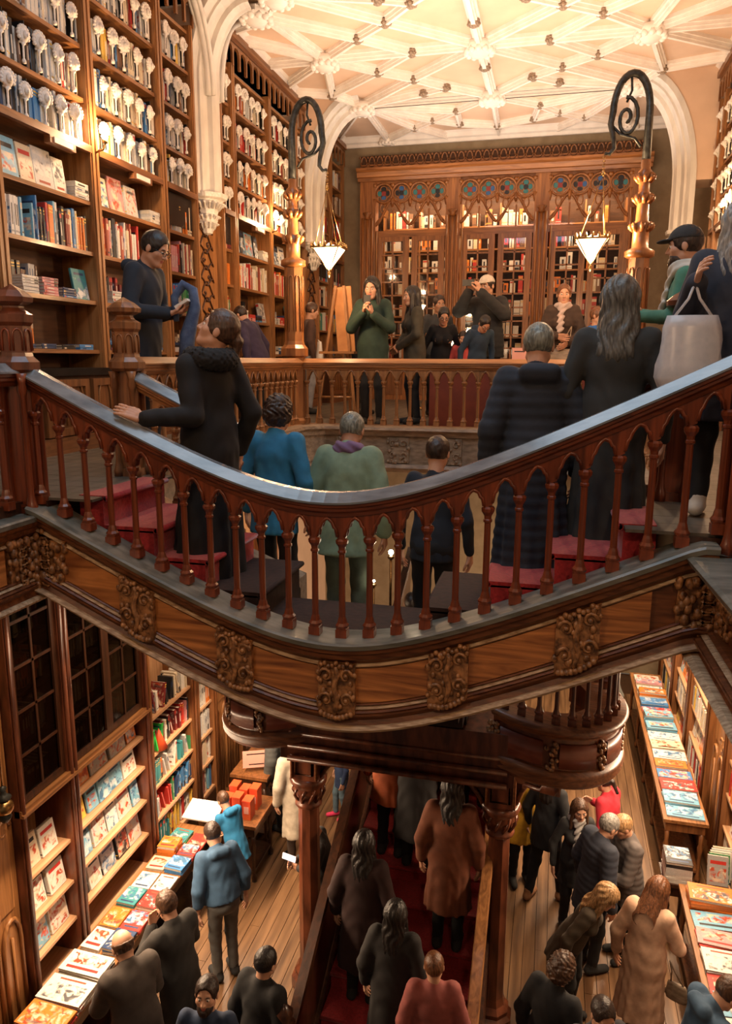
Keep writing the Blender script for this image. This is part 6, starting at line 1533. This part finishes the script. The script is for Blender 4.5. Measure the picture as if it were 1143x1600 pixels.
def handbag(label, info, c, w_, h_, mat_, strap_to=None, depth=.1):
    t = thing('bag', label, 'bag', info['W']((c[0], c[1], c[2] - h_ / 2))); s = info['s']; RFm = Matrix([list(map(float, r)) for r in info['RF']])
    C0 = Vector(info['W'](c)); m = MB(); N = 10; vs = []; rows = 7
    for j in range(rows):
        q = j / (rows - 1); ww = w_ * (1.0 - .25 * q ** 2) * (.9 if j == 0 else 1); dd = depth * (1 - .6 * q) * (.8 if j == 0 else 1)
        for i in range(N):
            a = 2 * PI * i / N; k = 1 + .05 * math.sin(i * 2.3 + j * 1.7); vs.append(C0 + RFm @ Vector((ww / 2 * math.cos(a) * k, dd / 2 * math.sin(a) * k, -h_ / 2 + h_ * q)))
    fs = [(j * N + i, j * N + (i + 1) % N, (j + 1) * N + (i + 1) % N, (j + 1) * N + i) for j in range(rows - 1) for i in range(N)] + [tuple(range(N))[::-1], tuple((rows - 1) * N + i for i in range(N))]
    m.add(vs, fs, 0, None, True); m.build('pouch', mat_, t)
    if strap_to:
        for g in (-1, 1): m = MB(); m.tube([C0 + RFm @ Vector((g * w_ * .28, 0, h_ / 2 - .01)), (C0 + RFm @ Vector((g * w_ * .16, 0, h_ / 2))) * .5 + Vector(info['W'](strap_to)) * .5, info['W'](strap_to)], .007, 5); m.build('handle', mat_, t)
    return t
NAVY = (.009, .015, .026); BLK = (.0055, .0055, .0065)
UP = {'d': (0, .3, 1), 'n': (0, 1, 0), 'curl': .9}
# ---- upper floor and stairs
p = person('man in a navy hooded jacket and glasses reading beside the tall left bookcases', -2.98, 5.12, U, 1.68, 88, 6, 24, 0, NAVY, (.02, .025, .04), .78, {1: ((.25, .04, 1.12), (.10, .27, 1.10)), -1: ((-.25, .04, 1.12), (-.06, .27, 1.12))}, {1: {'d': (-.5, .7, .2), 'n': (0, 0, 1), 'curl': .8, 's': 1}, -1: {'d': (.5, .7, .2), 'n': (0, 0, 1), 'curl': .8, 's': 1}}, glasses=True, hood=True, hairc='black', bulk=.02)
hold('open white booklet held in front of him by the reading man', 'book', 'book', p, (.02, .37, 1.17), (.16, .11, .02), Matrix.Rotation(.5, 3, 'X'), 'paper')
sc_ = MB(); q_ = p['W']; sc_.tube([q_((.04, .30, 1.05)), q_((.03, .29, 1.22)), q_((.02, .36, 1.31)), q_((.02, .43, 1.27)), q_((.02, .44, 1.15)), q_((.03, .38, .95)), q_((.04, .34, .62))], [.02, .03, .035, .035, .04, .055, .05], 8)
noise_mat('blue_scarf', (.035, .06, .13), (.07, .11, .20), .85, (20, 20, 20), 4, .3)
sc_.build('scarf', 'blue_scarf', None, label='blue folded scarf hanging from the reading man\'s hands', category='scarf')
p = person('woman in a long black fur-collared coat gazing up, one hand on the stair rail', -1.93, 4.0, 4.67, 1.70, -62, -3, -26, -46, BLK, BLK, .14, {-1: (-2.12, 3.60, 5.79), 1: ((.25, -.08, 1.12), (.23, .02, .88))},
           {-1: {'d': (-.91, -.10, .38), 'n': (-.30, .55, -.78), 'curl': .16, 's': 1, 'world': True}}, hair='bun', hairc='brown', furcol=(.008, .008, .010), bulk=.022, female=True)
person('person with dark curly hair and bright blue jacket on the stairs, back turned', -1.90, 4.95, 4.18, 1.66, 10, 4, 8, 0, (.02, .16, .30), BLK, .72, hair='curly', hairc='dark', bulk=.02)
person('person in a sage green jacket in the middle of the stairs, back turned', -1.40, 5.05, 4.02, 1.72, 0, 8, 20, 0, (.17, .25, .17), (.10, .14, .11), .70, hair='short', hairc='greygreen', bulk=.05, scarf=(.16, .10, .20), skin='skin_dark')
person('small dark-haired person in a navy sweater lower on the stairs below the rear gallery', -.82, 5.35, 3.85, 1.70, 8, 3, 8, 0, NAVY, BLK, .80, hair='short', hairc='dark')
person('man in a navy quilted jacket with short grey hair on the stairs, back turned', -.10, 4.22, 4.67, 1.62, -12, 4, 10, 14, (.014, .020, .032), BLK, .25, hair='short', hairc='greygreen', puff=True, bulk=.04, hood=True)
person('person with long wavy dark hair and charcoal coat on the right stairs', .30, 4.25, 4.835, 1.68, 5, 2, 6, 0, (.022, .024, .023), (.03, .02, .06), .22, hair='wavy', hairc='ash', bulk=.015)
p = person('bearded man in a dark cap and green jacket holding a white cup', .70, 4.72, U, 1.50, -78, 2, 4, 0, (.05, .17, .11), NAVY, .78, {1: ((.24, .10, 1.16), (.08, .30, 1.18)), -1: ((-.25, .06, 1.14), (-.06, .30, 1.16))}, {1: {'d': (-.4, .6, .5), 'n': (-.5, .3, 0), 'curl': .9, 's': -1}, -1: {'d': (.4, .6, .5), 'n': (.5, .3, 0), 'curl': .9}}, hairc='dark', beard=True, cap=(.02, .02, .02), scarf=(.5, .48, .42), shoe=(.45, .38, .30))
m = MB(); cc = p['W']((.0, .38, 1.25)); m.lathe((cc[0], cc[1], cc[2] - .05), [(.028, 0), (.034, .09), (.036, .095), (.03, .1)], 10); m.build('cup', 'white', None, label='white paper cup held by the bearded man in the green jacket', category='cup')
p = person('person with big grey-blond hair and dark navy coat at the right picture edge', .80, 4.02, U, 1.50, 20, 2, 6, 0, (.016, .022, .035), BLK, .55, {-1: (.61, 3.90, 6.47)}, hair='wavy', hairc='grey', bulk=.05, shoe=(.5, .45, .38))
pw = dict(W=lambda q: tuple(float(k) for k in q), s=1, RF=np.eye(3))
handbag('translucent white plastic carrier bag hanging in front of the dark navy coat', pw, (.60, 3.86, 6.14), .30, .34, 'film', (.60, 3.88, 6.46), .16)
# rear gallery
p = person('young woman in a dark green parka photographing with her phone behind the rear railing', -2.11, 8.78, U, 1.70, 180, 0, 14, 4, (.018, .040, .026), BLK, .72, {1: ((.23, .12, 1.13), (.05, .24, 1.30)), -1: ((-.23, .12, 1.13), (-.05, .24, 1.28))}, {1: {'d': (-.2, .25, 1), 'n': (-.8, 0, 0), 'curl': .9}, -1: {'d': (.2, .25, 1), 'n': (.8, 0, 0), 'curl': .9}}, 'long', 'black', bulk=.03, female=True, hood=True, skin='skin', res=1.2)
hold('black phone held up by the young woman in the green parka', 'phone', 'phone', p, (0, .275, 1.41), (.075, .012, .15), None, 'black')
person('woman with long black hair and dark olive jacket, hands clasped, behind the rear railing', -1.68, 9.15, U, 1.62, -118, 2, 4, 0, (.05, .045, .030), BLK, .70, {1: ((.22, .05, 1.12), (.02, .22, .98)), -1: ((-.22, .05, 1.12), (-.02, .23, .96))}, None, 'long', 'black', bulk=.02, female=True, res=1.2)
person('short-haired man in a grey jumper and black coat behind the black-haired woman', -1.62, 10.5, U, 1.62, 150, 2, 6, 0, (.04, .04, .04), BLK, .8, None, None, 'short', 'dark', skin='skin_dark', res=1.4)
person('woman in black with glasses leaning low over the counter beside the olive jacket', -1.40, 9.45, U, 1.42, 165, 14, 22, 0, BLK, BLK, .8, None, None, 'short', 'black', glasses=True, female=True, res=1.3)
person('small child in a coral red top behind the rear railing', -1.12, 9.42, U, 1.12, 180, 6, 20, 0, (.60, .09, .07), BLK, .7, None, None, 'short', 'dark', res=1.4)
person('man in glasses and a navy hoodie bending his head down behind the rear railing', -.98, 9.45, U, 1.36, 150, 20, 38, 0, (.02, .045, .08), BLK, .8, None, None, 'short', 'black', glasses=True, hood=True, res=1.2)
p = person('man in a pale cap and black puffer jacket raising a phone behind the rear railing', -.88, 9.9, U, 1.80, -165, 3, 6, 12, (.014, .014, .016), (.10, .10, .12), .76, {1: ((.30, .20, 1.30), (.12, .32, 1.52)), -1: ((-.25, .15, 1.25), (-.02, .36, 1.50))}, {1: {'d': (-.5, .3, .7), 'n': (0, .5, -.5), 'curl': .7}, -1: {'d': (.2, .3, .9), 'n': (.5, 0, 0), 'curl': .8}}, 'short', 'dark', puff=True, bulk=.05, cap=(.52, .47, .40), res=1.2)
hold('black phone raised by the man in the pale cap', 'phone', 'phone', p, (.10, .42, 1.60), (.15, .012, .075), None, 'black')
p = person('blonde woman with a pale scarf and shiny dark brown jacket behind the rear railing', .03, 9.7, U, 1.66, 176, 0, 4, 0, (.045, .026, .018), (.05, .05, .06), .76, {1: ((.24, .06, 1.12), (.06, .26, 1.08)), -1: ((-.24, .06, 1.12), (-.06, .24, 1.0))}, None, 'short', 'auburn', puff=True, bulk=.03, female=True, scarf=(.45, .36, .33), res=1.2)
handbag('grey shoulder bag carried in front of the blonde woman with the scarf', p, (-.02, .22, .82), .36, .22, 'fascia_grey', (-.1, .2, 1.2), .12)
person('child in a bright blue jacket half hidden beside the long-haired person in the tweed coat', .42, 9.6, U, 1.38, 120, 0, 0, 0, (.02, .12, .42), BLK, .7, None, None, 'short', 'auburn', res=1.4)
p = person('person in a brown jacket with a white bag beside the left lamp post', -3.45, 10.4, U, 1.55, 60, 3, 10, 0, (.07, .035, .025), (.3, .3, .32), .72, None, None, 'short', 'brown', res=1.4)
handbag('small white plastic bag hanging beside the person in the brown jacket', p, (.30, .12, .95), .2, .3, 'white', (.28, .1, 1.14), .12)
person('stooping person in a plum and navy coat at the left gallery counter', -3.72, 9.2, U, 1.48, -80, 22, 20, 0, (.035, .025, .06), BLK, .6, None, None, 'short', 'dark', bulk=.04, res=1.4)
person('dark figure standing in the shade between easel and green parka', -2.70, 10.6, U, 1.60, 140, 0, 5, 0, (.012, .012, .012), BLK, .7, None, None, 'short', 'black', skin='skin_dark', res=1.6)
# ---- ground floor, left
person('boy in a bright blue hooded jacket leaning over the left book counter', -3.22, 6.98, 0, 1.34, -60, 22, 20, 0, (.015, .16, .34), BLK, .72, {-1: ((-.20, .22, .98), (-.12, .42, .86)), 1: ((.22, .20, .98), (.12, .42, .90))}, None, 'short', 'brown', hood=True, res=1.2)
person('dark-haired person in a dusky blue hooded top over patterned black and white bottoms', -2.92, 5.98, 0, 1.62, -48, 16, 20, 0, (.035, .085, .16), (.10, .10, .095), .92, None, None, 'short', 'dark', hood=True, bulk=.04, res=1.1)
person('man in a dark coat raising a hand to his chin at the left counter', -2.85, 4.95, 0, 1.70, -65, 6, 20, 0, (.022, .020, .018), BLK, .60, {-1: ((-.20, .22, 1.15), (-.06, .26, 1.34)), 1: ((.24, .12, 1.12), (.12, .34, 1.05))}, {-1: {'d': (.1, .1, 1), 'n': (0, -1, 0), 'curl': .5}}, 'short', 'brown', bulk=.03)
person('balding man in a brown coat in the bottom left, bent over the picture books', -2.93, 4.42, 0, 1.70, -55, 12, 26, 0, (.055, .042, .034), BLK, .55, {-1: ((-.20, .26, 1.05), (-.08, .48, .98)), 1: ((.24, .20, 1.05), (.10, .46, .98))}, None, 'bald', 'brown', bulk=.05)
person('man with a flushed face and navy jacket at the bottom edge looking up', -2.24, 4.25, 0, 1.66, 170, 0, -12, 0, (.014, .03, .07), BLK, .70, None, None, 'short', 'dark', beard=True)
person('dark silhouetted person at the bottom edge left of the left column', -1.98, 4.62, 0, 1.62, 20, 4, 10, 0, (.010, .009, .008), BLK, .50, None, None, 'short', 'black', bulk=.04, res=1.4)
person('person in a bulky grey puffer jacket behind the left column', -3.18, 8.42, 0, 1.68, -70, 6, 12, 0, (.055, .058, .056), BLK, .60, None, None, 'short', 'dark', puff=True, bulk=.08, res=1.3)
person('person in a long pale cream coat partly hidden by the left column', -2.80, 7.86, 0, 1.62, -40, 8, 16, 0, (.42, .36, .28), (.05, .03, .02), .42, None, None, 'short', 'dark', bulk=.05, res=1.3)
person('child in a navy jacket, jeans and bright pink trainers seen under the stair arch', -2.52, 8.84, 0, 1.22, -120, 2, 6, 0, (.018, .035, .09), (.10, .16, .20), .68, None, None, 'short', 'brown', shoe=(.78, .05, .14), legs=((-.10, -.06), (.10, .10)), res=1.1)
p = person('woman in black looking at a phone beside the left banister of the lower stairs', -2.02, 6.52, 0, 1.62, -105, 8, 28, 0, (.012, .010, .010), BLK, .45, {1: ((.22, .12, 1.12), (.06, .32, 1.12)), -1: ((-.22, .12, 1.12), (-.06, .30, 1.10))}, None, 'short', 'black', female=True, skin='skin_dark')
hold('lit phone held by the woman in black beside the lower stairs', 'phone', 'phone', p, (0, .40, 1.18), (.08, .14, .012), Matrix.Rotation(.4, 3, 'X'), 'screen')
# ---- on the lower stairs
def onstep(y): return .17 * (int((y - 4.7) / .3) + 1)
for (x, y, H_, lab, col, hc, kw) in ((-.70, 5.95, 1.66, 'person in a brown coat and dark hair climbing the lower stairs on the right side', (.15, .045, .018), 'black', dict(hem=.45, face=0)),
                                (-1.38, 6.65, 1.66, 'person in a rust orange top climbing the lower stairs on the left side', (.30, .06, .012), 'black', dict(hem=.62, face=5)),
                                (-.95, 7.3, 1.66, 'person in black with a light scarf farther up the lower stairs', (.012, .011, .011), 'dark', dict(hem=.6, face=180, scarf=(.16, .15, .15))),
                                (-.66, 4.85, 1.50, 'person in a muted pink coat at the foot of the lower stairs', (.26, .07, .06), 'auburn', dict(hem=.4, face=-10)),
                                (-.62, 7.2, 1.68, 'person in black hidden high on the lower stairs under the right bracket', (.006, .005, .005), 'black', dict(hem=.5, face=0)),
                                (-1.10, 6.55, 1.70, 'broad dark figure in the middle of the lower stairs', (.012, .006, .004), 'black', dict(hem=.35, face=0)),
                                (-1.45, 7.9, 1.66, 'topmost dark figure on the lower stairs, left side', (.008, .008, .008), 'black', dict(hem=.4, face=0)),
                                (-1.02, 5.05, 1.55, 'shadowy person in a dark brown coat at the foot of the lower stairs', (.02, .009, .006), 'black', dict(hem=.35, face=5)),
                                (-1.40, 5.55, 1.60, 'person in a dark maroon coat low on the lower stairs', (.022, .006, .005), 'black', dict(hem=.4, face=0))):
    person(lab, x, y, onstep(y), H_, kw.pop('face'), 4, 6, 0, col, BLK, kw.pop('hem'), None, None, 'short' if hc != 'black' or (x < -1 and y > 6) else 'wavy', hc, bulk=.04, res=1.4, **kw)
# ---- ground floor, right
person('person in a mustard yellow jacket behind the black-clad woman, right of the right column', -.12, 8.15, 0, 1.60, 160, 0, 5, 0, (.55, .30, .02), BLK, .60, None, None, 'short', 'dark', bulk=.03, res=1.3)
person('woman in black with long dark hair and brown shoes right of the right column', .16, 7.9, 0, 1.68, 30, 3, 8, 0, (.010, .010, .011), BLK, .72, None, None, 'long', 'black', legs=((-.13, -.10), (.14, .16)), shoe=(.26, .12, .05), bulk=.02, res=1.1, female=True)
person('person in a shiny red jacket with a dark ponytail under the rounded landing', .86, 8.05, 0, 1.58, -60, 8, 16, 0, (.50, .02, .035), BLK, .70, {1: ((.22, .14, 1.1), (.08, .3, 1.2))}, None, 'bun', 'dark', bulk=.03, res=1.2)
person('woman in a black coat and striped scarf left of the grey-haired man on the right', .46, 7.55, 0, 1.56, 165, 2, 10, 0, (.014, .013, .013), BLK, .60, None, None, 'long', 'brown', scarf=(.30, .28, .26), res=1.2, female=True)
person('grey-haired man in a dark navy padded jacket in the right-hand aisle, head bowed', .62, 7.0, 0, 1.72, 60, 6, 22, 0, (.016, .026, .034), BLK, .68, None, None, 'short', 'grey', bulk=.05, puff=True, res=1.1)
person('fair-haired person in a grey quilted jacket facing the grey-haired man', .98, 7.22, 0, 1.66, -110, 4, 22, 0, (.10, .085, .080), BLK, .70, {1: ((.22, .14, 1.1), (.06, .30, 1.06)), -1: ((-.22, .14, 1.1), (-.04, .30, 1.04))}, None, 'short', 'blonde', bulk=.03, puff=True, res=1.1)
person('woman with long blonde hair and a dark olive jacket in the right-hand aisle, bent forward', .40, 6.30, 0, 1.62, 110, 24, 20, 0, (.055, .04, .025), BLK, .66, None, None, 'wavy', 'blonde', bulk=.02, res=1.1, female=True)
p = person('auburn-haired woman in a long camel coat and white trainers at the right table', 1.02, 6.15, 0, 1.68, 25, 6, 30, 14, (.58, .37, .25), BLK, .38, {1: ((.25, .10, 1.12), (.14, .30, 1.06))}, None, 'long', 'auburn', bulk=.03, shoe=(.62, .60, .56), female=True)
handbag('small dark handbag at the side of the camel coat', p, (.28, .06, .72), .2, .16, 'fascia_grey', (.2, .05, 1.0), .08)
person('person with tousled dark hair and black coat at the bottom right of centre', .20, 5.08, 0, 1.64, 35, 8, 18, 0, BLK, BLK, .60, None, None, 'curly', 'brown', bulk=.03)
person('man whose head only shows at the bottom edge below the blonde woman', .54, 4.88, 0, 1.64, 160, 2, 10, 0, (.03, .03, .035), BLK, .70, None, None, 'short', 'dark')
person('young man in a navy hoodie bent over books in the bottom right corner', 1.24, 5.15, 0, 1.72, 70, 14, 34, 0, (.035, .075, .13), BLK, .70, {1: ((.22, .20, 1.1), (.10, .42, 1.0)), -1: ((-.22, .22, 1.1), (-.10, .44, 1.0))}, None, 'short', 'brown', hood=True, bulk=.03)
person('grey-green coated person far away between the landing and the right book table', .95, 11.2, 0, 1.66, -30, 6, 12, 0, (.10, .105, .09), (.10, .12, .16), .50, None, None, 'short', 'brown', bulk=.06, res=1.5)
